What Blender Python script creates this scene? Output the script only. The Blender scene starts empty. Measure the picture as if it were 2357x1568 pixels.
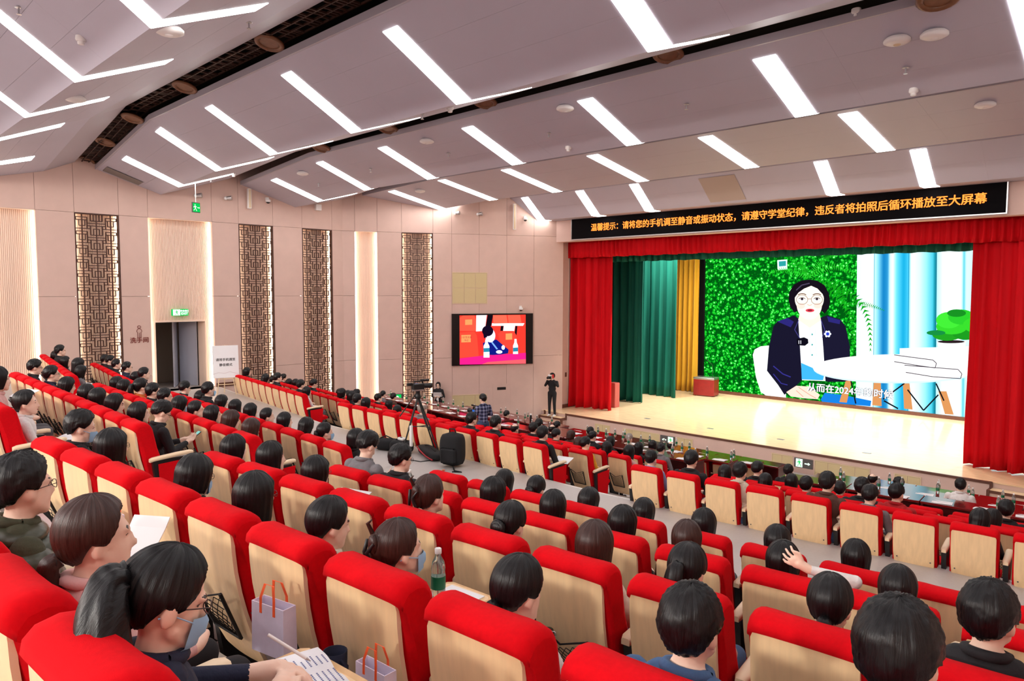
import bpy, bmesh, math, random
import numpy as np
from mathutils import Vector, Matrix, Euler
random.seed(7); rng = np.random.RandomState(7)
SC = bpy.context.scene; COL = SC.collection
# ---------------------------------------------------------------- camera
F_PX = 1660.0; YAW = math.radians(44.8); PIT = math.radians(3.97); ROL = math.radians(0.17)
CAM = np.array([0.0, 0.0, 5.45]); CX, CY = 1178.5, 784.0
_fw = np.array([-math.sin(YAW)*math.cos(PIT), math.cos(YAW)*math.cos(PIT), -math.sin(PIT)])
_rt = np.array([math.cos(YAW), math.sin(YAW), 0.0]); _up = np.cross(_rt, _fw)
R2 = math.cos(ROL)*_rt + math.sin(ROL)*_up; U2 = -math.sin(ROL)*_rt + math.cos(ROL)*_up
def ray(px, py): return _fw + R2*(px-CX)/F_PX - U2*(py-CY)/F_PX
def pl(px, py, **k):
    d = ray(px, py); (a, v), = k.items(); i = 'xyz'.index(a); t = (v-CAM[i])/d[i]
    return CAM + t*d
def proj(p):
    q = np.array(p, float)-CAM; z = q@_fw
    return CX+F_PX*(q@R2)/z, CY-F_PX*(q@U2)/z, z
cd = bpy.data.cameras.new('camera'); cam = bpy.data.objects.new('camera', cd); COL.objects.link(cam)
cd.sensor_width = 36; cd.lens = 36*F_PX/2357; cd.clip_start = 0.05; cd.clip_end = 200
cam.matrix_world = Matrix(((R2[0], U2[0], -_fw[0], CAM[0]), (R2[1], U2[1], -_fw[1], CAM[1]), (R2[2], U2[2], -_fw[2], CAM[2]), (0, 0, 0, 1)))
SC.camera = cam
# ---------------------------------------------------------------- world, exposure
w = bpy.data.worlds.new('world'); SC.world = w; w.use_nodes = True
w.node_tree.nodes['Background'].inputs[0].default_value = (0.9, 0.92, 1.0, 1); w.node_tree.nodes['Background'].inputs[1].default_value = 0.25
SC.view_settings.view_transform = 'Standard'; SC.view_settings.look = 'None'; SC.view_settings.gamma = 1.0
SC.view_settings.use_curve_mapping = False; SC.view_settings.exposure = 0.12
STRIP_L = 11.0       # ceiling light strips
LED_L = 12.0         # warm strips inside the wall niches
STAGE_W = 280.0      # stage lights, watts each
FILL_W = 340.0      # fill lights added on the unseen back wall to brighten chair backs, watts each
# ---------------------------------------------------------------- helpers
def lin(c):
    c = [v/255.0 for v in c]
    return tuple(v/12.92 if v <= 0.04045 else ((v+0.055)/1.055)**2.4 for v in c) + (1.0,)
def mat(name, rgb, rough=0.6, metal=0.0, vary=0.0, scale=8.0, bump=0.0, bscale=60.0, emit=0.0, emit_rgb=None, stretch=None, sheen=0.0, coat=0.0, spec=0.5, trans=0.0, alpha=1.0):
    m = bpy.data.materials.new(name); m.use_nodes = True; nt = m.node_tree; b = nt.nodes['Principled BSDF']
    col = lin(rgb); b.inputs['Base Color'].default_value = col; b.inputs['Roughness'].default_value = rough; b.inputs['Metallic'].default_value = metal
    b.inputs['Specular IOR Level'].default_value = spec
    if sheen: b.inputs['Sheen Weight'].default_value = sheen
    if coat: b.inputs['Coat Weight'].default_value = coat; b.inputs['Coat Roughness'].default_value = 0.08
    if trans: b.inputs['Transmission Weight'].default_value = trans
    if emit:
        b.inputs['Emission Color'].default_value = lin(emit_rgb or rgb); b.inputs['Emission Strength'].default_value = emit
    if vary or bump:
        tc = nt.nodes.new('ShaderNodeTexCoord'); mp = nt.nodes.new('ShaderNodeMapping'); nt.links.new(tc.outputs['Object'], mp.inputs[0])
        if stretch: mp.inputs['Scale'].default_value = stretch
    if vary:
        n = nt.nodes.new('ShaderNodeTexNoise'); n.inputs['Scale'].default_value = scale; n.inputs['Detail'].default_value = 4
        nt.links.new(mp.outputs[0], n.inputs['Vector'])
        r = nt.nodes.new('ShaderNodeValToRGB'); r.color_ramp.elements[0].position = 0.3; r.color_ramp.elements[1].position = 0.7
        r.color_ramp.elements[0].color = tuple(min(1, v*(1-vary)) for v in col[:3])+(1,); r.color_ramp.elements[1].color = tuple(min(1, v*(1+vary)) for v in col[:3])+(1,)
        nt.links.new(n.outputs['Fac'], r.inputs[0]); nt.links.new(r.outputs[0], b.inputs['Base Color'])
    if bump:
        n2 = nt.nodes.new('ShaderNodeTexNoise'); n2.inputs['Scale'].default_value = bscale; n2.inputs['Detail'].default_value = 3
        nt.links.new(mp.outputs[0], n2.inputs['Vector'])
        bp = nt.nodes.new('ShaderNodeBump'); bp.inputs['Strength'].default_value = bump; bp.inputs['Distance'].default_value = 0.02
        nt.links.new(n2.outputs['Fac'], bp.inputs['Height']); nt.links.new(bp.outputs[0], b.inputs['Normal'])
    return m
def emat(name, rgb, strength=1.0):
    m = bpy.data.materials.new(name); m.use_nodes = True; nt = m.node_tree; nt.nodes.clear()
    e = nt.nodes.new('ShaderNodeEmission'); e.inputs[0].default_value = lin(rgb); e.inputs[1].default_value = strength
    o = nt.nodes.new('ShaderNodeOutputMaterial'); nt.links.new(e.outputs[0], o.inputs[0]); return m
M = {}
def tag(o, label=None, cat=None, group=None, kind=None):
    if label: o['label'] = label
    if cat: o['category'] = cat
    if group: o['group'] = group
    if kind: o['kind'] = kind
    return o
def link(name, data, parent=None, loc=None):
    o = bpy.data.objects.new(name, data); COL.objects.link(o)
    if parent is not None: o.parent = parent
    if loc is not None: o.location = loc
    return o
def empty(name, loc=(0, 0, 0), rz=0.0, label=None, cat=None, group=None, parent=None):
    o = link(name, None, parent, loc); o.rotation_euler = (0, 0, rz); o.empty_display_size = 0.1
    return tag(o, label, cat, group)
def copy_tree(o, parent=None):
    c = o.copy(); COL.objects.link(c); c.parent = parent
    for ch in list(o.children):
        if ch.name in bpy.data.objects: copy_tree(ch, c)
    return c
class MB:
    def __init__(s): s.v = []; s.f = []; s.mi = []; s.sm = []
    def add(s, vs, fs, mi=0, smooth=False):
        o = len(s.v); s.v.extend([tuple(map(float, v)) for v in vs])
        for f in fs: s.f.append(tuple(i+o for i in f)); s.mi.append(mi); s.sm.append(smooth)
        return s
    def box(s, lo, hi, mi=0):
        (x0, y0, z0), (x1, y1, z1) = lo, hi
        return s.add([(x0, y0, z0), (x1, y0, z0), (x1, y1, z0), (x0, y1, z0), (x0, y0, z1), (x1, y0, z1), (x1, y1, z1), (x0, y1, z1)],
                     [(0, 3, 2, 1), (4, 5, 6, 7), (0, 1, 5, 4), (1, 2, 6, 5), (2, 3, 7, 6), (3, 0, 4, 7)], mi)
    def fbox(s, fr, s0, s1, z0, z1, d0, d1, mi=0):
        # box in a wall frame: along s, up z, depth d (positive into the room)
        P = lambda a, b, c: fr(a, b, c)
        return s.add([P(s0, z0, d0), P(s1, z0, d0), P(s1, z0, d1), P(s0, z0, d1), P(s0, z1, d0), P(s1, z1, d0), P(s1, z1, d1), P(s0, z1, d1)],
                     [(0, 3, 2, 1), (4, 5, 6, 7), (0, 1, 5, 4), (1, 2, 6, 5), (2, 3, 7, 6), (3, 0, 4, 7)], mi)
    def rbox(s, lo, hi, r=0.01, mi=0):
        # box with chamfered vertical edges and top/bottom edges
        (x0, y0, z0), (x1, y1, z1) = lo, hi
        def ring(z, i): return [(x0+i+r, y0+i, z), (x1-i-r, y0+i, z), (x1-i, y0+i+r, z), (x1-i, y1-i-r, z), (x1-i-r, y1-i, z), (x0+i+r, y1-i, z), (x0+i, y1-i-r, z), (x0+i, y0+i+r, z)]
        return s.loft([ring(z0, r*.7), ring(z0+r, 0), ring(z1-r, 0), ring(z1, r*.7)], mi)
    def loft(s, rings, mi=0, smooth=False, cap=True, closed=True):
        n = len(rings[0]); vs = [p for r in rings for p in r]; fs = []
        for i in range(len(rings)-1):
            for j in range(n if closed else n-1):
                k = (j+1) % n; fs.append((i*n+j, i*n+k, (i+1)*n+k, (i+1)*n+j))
        s.add(vs, fs, mi, smooth)
        if cap and closed:
            s.add(rings[0], [tuple(range(n))[::-1]], mi, False); s.add(rings[-1], [tuple(range(n))], mi, False)
        return s
    def tube(s, path, r, n=6, mi=0, smooth=True, cap=True):
        path = [Vector(p) for p in path]; rings = []; prev = None
        for i, p in enumerate(path):
            t = (path[min(i+1, len(path)-1)]-path[max(i-1, 0)]).normalized()
            if prev is None: a = t.orthogonal().normalized()
            else:
                a = prev - t*prev.dot(t); a = a.normalized() if a.length > 1e-6 else t.orthogonal().normalized()
            prev = a; b = t.cross(a); rr = r[i] if isinstance(r, (list, tuple)) else r
            rings.append([tuple(p + (a*math.cos(2*math.pi*k/n)+b*math.sin(2*math.pi*k/n))*rr) for k in range(n)])
        return s.loft(rings, mi, smooth, cap)
    def lathe(s, prof, n=16, c=(0, 0, 0), mi=0, smooth=True, axis='z'):
        rings = []
        for r, z in prof:
            ring = []
            for k in range(n):
                a = 2*math.pi*k/n; x, y = r*math.cos(a), r*math.sin(a)
                ring.append((c[0]+x, c[1]+y, c[2]+z) if axis == 'z' else ((c[0]+x, c[1]+z, c[2]+y) if axis == 'y' else (c[0]+z, c[1]+x, c[2]+y)))
            rings.append(ring)
        return s.loft(rings, mi, smooth, True)
    def ell(s, c, r, n=12, m=8, mi=0, rot=None):
        vs = []; fs = []
        for i in range(m+1):
            ph = math.pi*i/m
            for k in range(n):
                a = 2*math.pi*k/n; p = Vector((r[0]*math.sin(ph)*math.cos(a), r[1]*math.sin(ph)*math.sin(a), r[2]*math.cos(ph)))
                if rot is not None: p = rot @ p
                vs.append((c[0]+p.x, c[1]+p.y, c[2]+p.z))
        for i in range(m):
            for k in range(n):
                fs.append((i*n+k, (i+1)*n+k, (i+1)*n+(k+1) % n, i*n+(k+1) % n))
        return s.add(vs, fs, mi, True)
    def poly(s, pts, mi=0): return s.add(pts, [tuple(range(len(pts)))], mi)
    def data(s, name, mats):
        me = bpy.data.meshes.new(name); me.from_pydata(s.v, [], s.f); me.update()
        for m in (mats if isinstance(mats, (list, tuple)) else [mats]): me.materials.append(m)
        if any(s.mi): me.polygons.foreach_set('material_index', s.mi)
        me.polygons.foreach_set('use_smooth', s.sm); me.update()
        return me
    def build(s, name, mats, parent=None, loc=None, rz=0.0):
        o = link(name, s.data(name, mats), parent, loc)
        if rz: o.rotation_euler = (0, 0, rz)
        return o
def struct(name, mb, mats, parent=None):
    o = mb.build(name, mats, parent)
    if parent is None: o['kind'] = 'structure'
    return o
def char_row(name, body, size, m, parent, x0, x1, y, z, bold=0.0, hs=1.0):
    # a row of characters, each a part of its own, on a plane facing -y
    n = len(body); out = []
    for i, ch in enumerate(body):
        o = text_mesh(name, ch, size, m, parent, (x0+(x1-x0)*(i+.5)/n, y, z), (1, 0, 0), (0, 0, 1), .001, bold=bold)
        out.append(o)
    return out
def text_mesh(name, body, size, m, parent, origin, xdir, updir, extrude=0.002, align='CENTER', bold=0.0):
    cu = bpy.data.curves.new(name+'_curve', 'FONT'); cu.body = body; cu.size = size; cu.align_x = align; cu.align_y = 'CENTER'; cu.extrude = extrude
    cu.resolution_u = 3
    tmp = bpy.data.objects.new(name+'_tmp', cu); COL.objects.link(tmp)
    dg = bpy.context.evaluated_depsgraph_get(); me = bpy.data.meshes.new_from_object(tmp.evaluated_get(dg))
    bpy.data.objects.remove(tmp); bpy.data.curves.remove(cu)
    me.materials.clear(); me.materials.append(m); me.name = name
    if bold:
        vs = [tuple(v.co) for v in me.vertices]; fs = [tuple(p.vertices) for p in me.polygons]; N = len(vs); k = 0; V_, F_ = [], []
        for dx, dy in ((0, 0), (bold, 0), (-bold, 0), (0, bold*.7), (0, -bold*.7)):
            V_ += [(a+dx, b+dy, c-.00015*k) for a, b, c in vs]; F_ += [tuple(i+N*k for i in f) for f in fs]; k += 1
        me.clear_geometry(); me.from_pydata(V_, [], F_); me.update()
    o = link(name, me, parent)
    X = Vector(xdir).normalized(); U = Vector(updir).normalized(); N = X.cross(U)
    mw = Matrix(((X.x, U.x, N.x, origin[0]), (X.y, U.y, N.y, origin[1]), (X.z, U.z, N.z, origin[2]), (0, 0, 0, 1)))
    o.matrix_basis = mw if parent is None else (parent.matrix_basis.inverted() @ mw)
    return o
ORD = ['first', 'second', 'third', 'fourth', 'fifth', 'sixth', 'seventh', 'eighth', 'ninth', 'tenth', 'eleventh', 'twelfth', 'thirteenth', 'fourteenth', 'fifteenth', 'sixteenth']
# ---------------------------------------------------------------- materials
M['wall'] = mat('wall_board', (210, 180, 168), 0.75, vary=0.03, scale=3, bump=0.05, bscale=400)
M['ceil'] = mat('ceiling_board', (186, 182, 196), 0.55, vary=0.015, scale=1.5)
M['ceil_riser'] = mat('ceiling_riser', (172, 165, 174), 0.5)
M['dark'] = mat('dark_void', (22, 18, 18), 0.8)
M['slotwood'] = mat('slot_wood', (58, 34, 24), 0.5, vary=0.2, scale=20)
M['rimwood'] = mat('rim_wood', (120, 78, 50), 0.35, vary=0.15, scale=12)
M['strip'] = emat('light_strip', (255, 252, 250), STRIP_L)
M['led'] = emat('warm_led', (255, 230, 204), LED_L)
M['flute'] = mat('fluted_wood', (234, 208, 190), 0.55, vary=0.05, scale=6, stretch=(1, 1, 0.1))
M['lattice'] = mat('lattice_wood', (70, 38, 28), 0.6, vary=0.15, scale=15)
M['floor'] = mat('vinyl_floor', (186, 180, 176), 0.5, vary=0.03, scale=30)
M['nosing'] = mat('step_nosing', (214, 210, 206), 0.35, metal=0.3)
M['riser'] = mat('step_riser', (170, 163, 158), 0.6)
M['stage'] = mat('stage_wood', (238, 212, 170), 0.22, vary=0.12, scale=2.2, stretch=(1.0, 9, 1), coat=0.35)
M['brownwood'] = mat('brown_wood', (98, 60, 46), 0.4, vary=0.12, scale=10)
M['redcloth'] = mat('red_velvet', (206, 4, 20), 0.8, vary=0.12, scale=5, spec=0.2, stretch=(1, 1, 0.1))
M['greencloth'] = mat('green_velvet', (12, 94, 80), 0.7, vary=0.15, scale=5, spec=0.2, stretch=(1, 1, 0.1))
M['yellowcloth'] = mat('yellow_curtain', (208, 152, 16), 0.7, vary=0.12, scale=5, sheen=0.2, stretch=(1, 1, 0.1))
M['grille'] = mat('grille_mesh', (205, 186, 142), 0.7, vary=0.06, scale=200)
M['grille_frame'] = mat('grille_frame', (216, 194, 160), 0.5)
M['blackplastic'] = mat('black_plastic', (16, 16, 18), 0.4)
M['blackcloth'] = mat('black_fabric', (18, 18, 22), 0.85, bump=0.3, bscale=150)
M['metal'] = mat('brushed_metal', (190, 190, 192), 0.3, metal=0.9)
M['white'] = mat('white_plastic', (236, 234, 232), 0.4)
M['paper'] = mat('white_paper', (240, 240, 242), 0.7)
M['redfab'] = mat('red_chair_fabric', (212, 2, 18), 0.9, vary=0.05, scale=60, bump=0.12, bscale=700, spec=0.15)
M['beech'] = mat('beech_veneer', (240, 206, 158), 0.38, vary=0.06, scale=4, stretch=(8, 8, 0.7))
M['beech_edge'] = mat('beech_edge', (240, 216, 180), 0.4)
M['net'] = mat('black_net', (12, 12, 16), 0.7)
M['desk'] = mat('mahogany_desk', (112, 22, 22), 0.14, vary=0.15, scale=6, stretch=(1, 6, 1), coat=0.5)
M['deskside'] = mat('mahogany_side', (84, 18, 18), 0.3, vary=0.15, scale=6, stretch=(1, 1, 6))
M['glass'] = mat('clear_plastic', (235, 242, 240), 0.08, trans=0.9)
M['label'] = mat('bottle_label', (18, 108, 72), 0.4)
M['doorgrey'] = mat('door_grey', (176, 180, 194), 0.5)
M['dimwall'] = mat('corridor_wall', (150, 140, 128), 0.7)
# ================================================================ room shell
XW = -22.2; XR = 2.6; YB = -9.0; A2 = math.radians(28); Y2 = 13.9; CXH = -10.7
S2 = 8.3     # length of the splayed wall
def FR1(s, z, d): return (XW+d, s, z)
def FR2(s, z, d): return (XW+s*math.sin(A2)+d*math.cos(A2), Y2+s*math.cos(A2)-d*math.sin(A2), z)
def on1(px, py): p = pl(px, py, x=XW); return p[1], p[2]
def on2(px, py, d=0.0):
    r = ray(px, py); n = np.array([math.cos(A2), -math.sin(A2), 0]); p0 = np.array(FR2(0, 0, d))
    t = (n@(p0-CAM))/(n@r); p = CAM+t*r
    return (p-p0)@np.array([math.sin(A2), math.cos(A2), 0]), p[2]
def wall_x(y): return XW if y < Y2 else XW+(y-Y2)*math.tan(A2)
def off(x): return (-14.5-x)*math.tan(math.radians(7)) if x < -14.5 else ((x+6.7)*math.tan(math.radians(5)) if x > -6.7 else 0.0)
# ---- stepped floor
TIERS = [(-9, 3.93), (0.0, 3.665), (1.13, 3.395), (2.28, 3.125), (3.44, 2.83), (4.66, 2.55), (5.75, 2.43), (8.46, 1.94), (9.62, 1.66), (10.75, 1.39), (11.95, 1.12), (13.70, .85), (15.0, .58), (16.27, .31), (17.9, .2), (20.6, .2)]
XS = [-22.7, -14.5, -6.7, XR]
fl = MB(); nose = []
for i in range(len(TIERS)-1):
    (y0, z0), (y1, z1) = TIERS[i], TIERS[i+1]
    last = i >= len(TIERS)-2
    a = [(x, y0+off(x), z0) for x in XS]; b = [(x, y1+(0 if last else off(x)), z0) for x in XS]
    if i == 0: a = [(x, YB, z0) for x in XS]
    for k in range(3): fl.add([a[k], a[k+1], b[k+1], b[k]], [(0, 1, 2, 3)], 0)
    if not last:
        c = [(x, y1+off(x), z1) for x in XS]
        for k in range(3):
            fl.add([b[k], b[k+1], c[k+1], c[k]], [(0, 1, 2, 3)], 1)
floor = struct('floor', fl, [M['floor'], M['riser']])
for i in range(1, len(TIERS)-2):
    y1 = TIERS[i+1][0]; z0 = TIERS[i][1]; n = MB()
    lo = [[(x, y1+off(x)-.045, z0+.003), (x, y1+off(x)+.012, z0+.003), (x, y1+off(x)+.012, z0-.03), (x, y1+off(x)-.045, z0-.002)] for x in XS]
    n.loft(lo, 0); n.build('step_nosing', M['nosing'], floor)
# half steps in the two aisles
for xa, xb in ((-15.05, -13.95), (-7.45, -5.95)):
    for i in range(1, len(TIERS)-2):
        (y1, z1), z0 = TIERS[i+1], TIERS[i][1]
        if z0-z1 < .2: continue
        s = MB(); s.box((xa, y1+.02, z1-.01), (xb, y1+.34, (z0+z1)/2)); st = s.build('aisle_step', M['floor'], floor)
        s = MB(); s.box((xa, y1+.30, (z0+z1)/2-.02), (xb, y1+.345, (z0+z1)/2+.003)); s.build('step_edge', M['nosing'], st)
# ---- left wall, section one (parallel to the hall) and section two (splayed towards the stage)
b = MB(); b.fbox(FR1, YB, Y2+.1, -.2, 10.6, -.75, -.42); wall1 = struct('wall_left', b, M['wall'])
b = MB(); b.fbox(FR2, -.2, S2+.4, -.2, 10.6, -.75, -.42); wall2 = struct('wall_left_splay', b, M['wall'])
ZB = [-.1, 2.95, 5.25, 7.52, 10.5]
def panels(fr, wall, s0, s1, bands=((0, 1), (1, 2), (2, 3), (3, 4)), g=.004):
    for a, c in bands:
        m = MB(); m.fbox(fr, s0+g, s1-g, ZB[a]+g, ZB[c]-g, -.42, 0.0); m.build('wall_panel', M['wall'], wall)
cols1 = [(YB, -6), (-6, -4), (-4, -2), (-2, 0), (0, 1.4), (1.4, 2.3), (4.70, 5.60), (6.70, 7.47), (9.31, 10.15), (11.3, 12.34), (13.48, Y2)]
for a, c in cols1: panels(FR1, wall1, a, c)
NICHE1 = [('flute', 3.55, 4.70), ('lattice', 5.60, 6.70), ('door', 7.47, 9.31), ('lattice', 10.15, 11.30), ('lattice', 12.34, 13.48)]
panels(FR1, wall1, 2.3, 3.55)
NICHE2 = [('flute', .42, 1.2), ('lattice', 2.07, 3.21)]
for a, c in ((-.02, .42), (1.2, 2.07), (3.21, 3.91), (3.91, 4.95), (4.95, 6.02), (6.02, 7.1), (7.1, S2)): panels(FR2, wall2, a, c)
FLOORAT1 = {3.55: 2.9, 5.6: 2.3, 7.47: 2.43, 10.15: 1.6, 12.34: 1.0}
names = {('1', 3.55): 'fluted timber wall niche nearest the left edge, glowing along both sides', ('1', 5.6): 'dark fretwork wall screen between the fluted niche and the toilet sign',
         ('1', 7.47): 'wide fluted timber niche with edge glow around the open exit door', ('1', 10.15): 'dark fretwork wall screen just past the sign on the easel',
         ('1', 12.34): 'dark fretwork wall screen left of the narrow fluted niche', ('2', .42): 'narrow fluted timber niche with edge glow, between two fretwork screens',
         ('2', 2.07): 'dark fretwork wall screen behind the video camera, left of the wall display'}
def fret(fr, s0, s1, z0, z1):
    W = s1-s0; H = .385; t = .010; m = MB(); n = int((z1-z0)/H)+1
    def hb(v, u1, u2, zc):
        z = zc-v*H
        if z0+.01 < z < z1-.01: m.fbox(fr, s0+u1*W, s0+u2*W, z-t, z+t, -.095, -.06)
    def vb(u, v1, v2, zc):
        za = max(z0, zc-v2*H); zb = min(z1, zc-v1*H)
        if zb > za+.01: m.fbox(fr, s0+u*W-t, s0+u*W+t, za, zb, -.095, -.06)
    for i in range(-1, n+1):
        zc = z1-i*H
        for mir in (0, 1):
            U = (lambda u: 1-u) if mir else (lambda u: u)
            def hh(v, a, c2):
                a, c2 = sorted((U(a), U(c2))); hb(v, a, c2, zc)
            hh(0, 0, .36); hh(.2, .02, .28); hh(.4, .02, .28); hh(.8, .09, .23)
            vb(U(.02), .2, .4, zc); vb(U(.28), .2, 1.0, zc); vb(U(.36), .8, 1.45, zc); vb(U(.09), .4, .8, zc); vb(U(.23), .4, .8, zc)
            hh(.45, .36, .5); hh(.62, .28, .5); hh(.8, .28, .5); hh(.02, .43, .5); vb(U(.43), .02, .45, zc)
    for u in (.16, .5, .84): m.fbox(fr, s0+u*W-t*1.1, s0+u*W+t*1.1, z0, z1, -.095, -.055)
    return m
def flutes(fr, s0, s1, z0, z1, dep=-.24, pitch=.042, hole=None):
    n = int(round((s1-s0)/pitch)); p = (s1-s0)/n; m = MB()
    segs = [(z0, z1, s0, s1)] if not hole else [(z0, z1, s0, hole[0]), (hole[3], z1, hole[0], hole[1]), (z0, z1, hole[1], s1)]
    for za, zb, sa, sb in segs:
        k = max(1, int(round((sb-sa)/p))); q = (sb-sa)/k; prof = []
        for i in range(k):
            prof += [(sa+i*q, dep), (sa+i*q+q*.18, dep+.018), (sa+i*q+q*.82, dep+.018), (sa+(i+1)*q-.0005, dep)]
        m.loft([[fr(s, za, d) for s, d in prof], [fr(s, zb, d) for s, d in prof]], 0, closed=False, cap=False)
    return m
def niche(fr, kind, s0, s1, zb, sec):
    zt = 7.52
    panels(fr, wall1 if sec == '1' else wall2, s0, s1, bands=((3, 4),))
    r = empty('fluted_niche' if kind != 'lattice' else 'fretwork_screen', fr((s0+s1)/2, zb, -.24), 0, names[(sec, s0)], 'wall niche' if kind != 'lattice' else 'wall screen')
    inv = np.array(r.location)
    L = lambda a, c, d: tuple(np.array(fr(a, c, d))-inv)
    hole = None
    if kind == 'door': hole = (7.65, 9.11, zb, 4.48)
    o = flutes(L, s0, s1, zb, zt, hole=hole).build('fluted_backing', M['flute'], r); o['kind'] = 'stuff'
    m = MB(); m.fbox(L, s0, s1, zt-.012, zt, -.40, -.001); m.build('niche_head', M['flute'], r); m = MB(); m.fbox(L, s0, s1, 0 if kind != 'door' else zb-.2, zb, -.40, -.02); m.build('niche_base', M['wall'], r)
    for a in (s0, s1):
        e = .022; c = a+e if a == s0 else a-e
        m = MB(); m.fbox(L, min(a, c), max(a, c), zb+.02, zt-.03, -.20, -.14); m.build('led_strip', M['led'], r)
    if kind == 'lattice':
        m = MB(); f = .028
        for a, c, za, zc in ((s0, s0+f, zb, zt), (s1-f, s1, zb, zt), (s0+f, s1-f, zt-f, zt), (s0+f, s1-f, zb, zb+f)): m.fbox(L, a, c, za, zc, -.13, .006)
        m.build('frame', M['lattice'], r)
        o = fret(L, s0+f, s1-f, zb+f, zt-f).build('fretwork', M['lattice'], r); o['kind'] = 'stuff'
    return r
for k, a, c in NICHE1: niche(FR1, k, a, c, FLOORAT1[a], '1')
for k, a, c in NICHE2: niche(FR2, k, a, c, .55, '2')
# skirting boards
m = MB(); m.fbox(FR1, 9.33, 10.1, 2.43, 2.55, 0, .02); struct('baseboard_left', m, M['brownwood'])
# ---- open exit door and the corridor behind it
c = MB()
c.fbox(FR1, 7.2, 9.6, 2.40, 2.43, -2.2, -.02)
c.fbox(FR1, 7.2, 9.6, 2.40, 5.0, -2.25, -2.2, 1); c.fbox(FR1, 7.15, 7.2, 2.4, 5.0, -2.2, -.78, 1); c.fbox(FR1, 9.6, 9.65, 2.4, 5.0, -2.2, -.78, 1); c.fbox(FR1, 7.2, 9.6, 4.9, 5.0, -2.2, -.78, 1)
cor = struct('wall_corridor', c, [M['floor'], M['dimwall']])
j = MB()
for a, e in ((7.60, 7.655), (9.105, 9.16)): j.fbox(FR1, a, e, 2.43, 4.53, -.78, -.20)
j.fbox(FR1, 7.655, 9.105, 4.475, 4.53, -.78, -.20); jm = struct('door_frame', j, M['flute'])
# cut the backing walls open behind the door: rebuild the wall slab in pieces
bpy.data.meshes.remove(wall1.data) if False else None
me = MB()
for a, e, za, zc in ((YB, 7.60, -.2, 10.6), (9.16, Y2+.1, -.2, 10.6), (7.60, 9.16, 4.53, 10.6), (7.60, 9.16, -.2, 2.40)): me.fbox(FR1, a, e, za, zc, -.75, -.42)
wall1.data = me.data('wall_left', M['wall'])
d1 = MB(); d1.box((-.02, 0, 0), (.02, .72, 2.03)); dl = d1.build('door_1', M['doorgrey'], None, (XW-.72, 9.04, 2.44), math.radians(112)); dl['kind'] = 'structure'
s = MB(); s.box((-.006, .7195, .02), (.006, .7215, 2.0)); s.build('door_edge_seal', mat('seal_red', (150, 40, 60), .5), dl)
s = MB(); s.tube([(.03, .62, .85), (.075, .62, .87), (.075, .62, 1.33), (.03, .62, 1.35)], .012, 6); s.build('door_handle', M['metal'], dl)
d2 = MB(); d2.box((-.02, 0, 0), (.02, .72, 2.03)); dl2 = d2.build('door_2', M['doorgrey'], None, (XW-.80, 8.36, 2.44), math.radians(62)); dl2['kind'] = 'structure'
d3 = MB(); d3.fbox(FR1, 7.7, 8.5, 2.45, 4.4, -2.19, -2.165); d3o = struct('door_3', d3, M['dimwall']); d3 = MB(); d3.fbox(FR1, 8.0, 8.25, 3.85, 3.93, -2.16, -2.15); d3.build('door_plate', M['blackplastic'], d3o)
# ---- ceiling baffles: profile (y, z in the middle, z at the left wall)
m = MB(); m.box((XW-.8, YB, 10.3), (XR+.1, 21.0, 10.4)); struct('ceiling', m, M['dark'])
BAF = {'first': [(-7.9, 9.15, 9.0), (-5.2, 8.46, 8.2), (-3.2, 9.15, 8.6), (-2.7, 9.5, 8.9)],
       'second': [(-2.3, 9.4, 8.75), (-1.0, 8.46, 8.2), (.95, 9.15, 8.55), (1.5, 9.6, 8.86)],
       'third': [(1.95, 9.3, 8.7), (3.12, 8.46, 8.1), (4.93, 9.22, 8.53), (5.66, 9.6, 8.86)],
       'fourth': [(6.2, 9.38, 8.72), (7.84, 8.47, 8.2), (9.85, 9.15, 8.87), (9.9, 9.35, 9.1)],
       'fifth': [(10.29, 9.06, 8.73), (12.1, 8.37, 8.19), (13.9, 8.97, 8.62), (13.95, 9.15, 8.8)],
       'sixth': [(14.55, 8.92, 8.76), (16.9, 8.48, 8.30), (18.9, 9.15, 9.0), (18.95, 9.3, 9.2)],
       'seventh': [(19.35, 8.88, 8.88), (20.28, 8.10, 8.14), (20.95, 8.10, 8.14)]}
def zat(p, x): return p[1] if x >= -18 else p[1]+(p[2]-p[1])*(-18-x)/4.2
XSC = [None, -18, -10.7, -4.2, XR]
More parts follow.
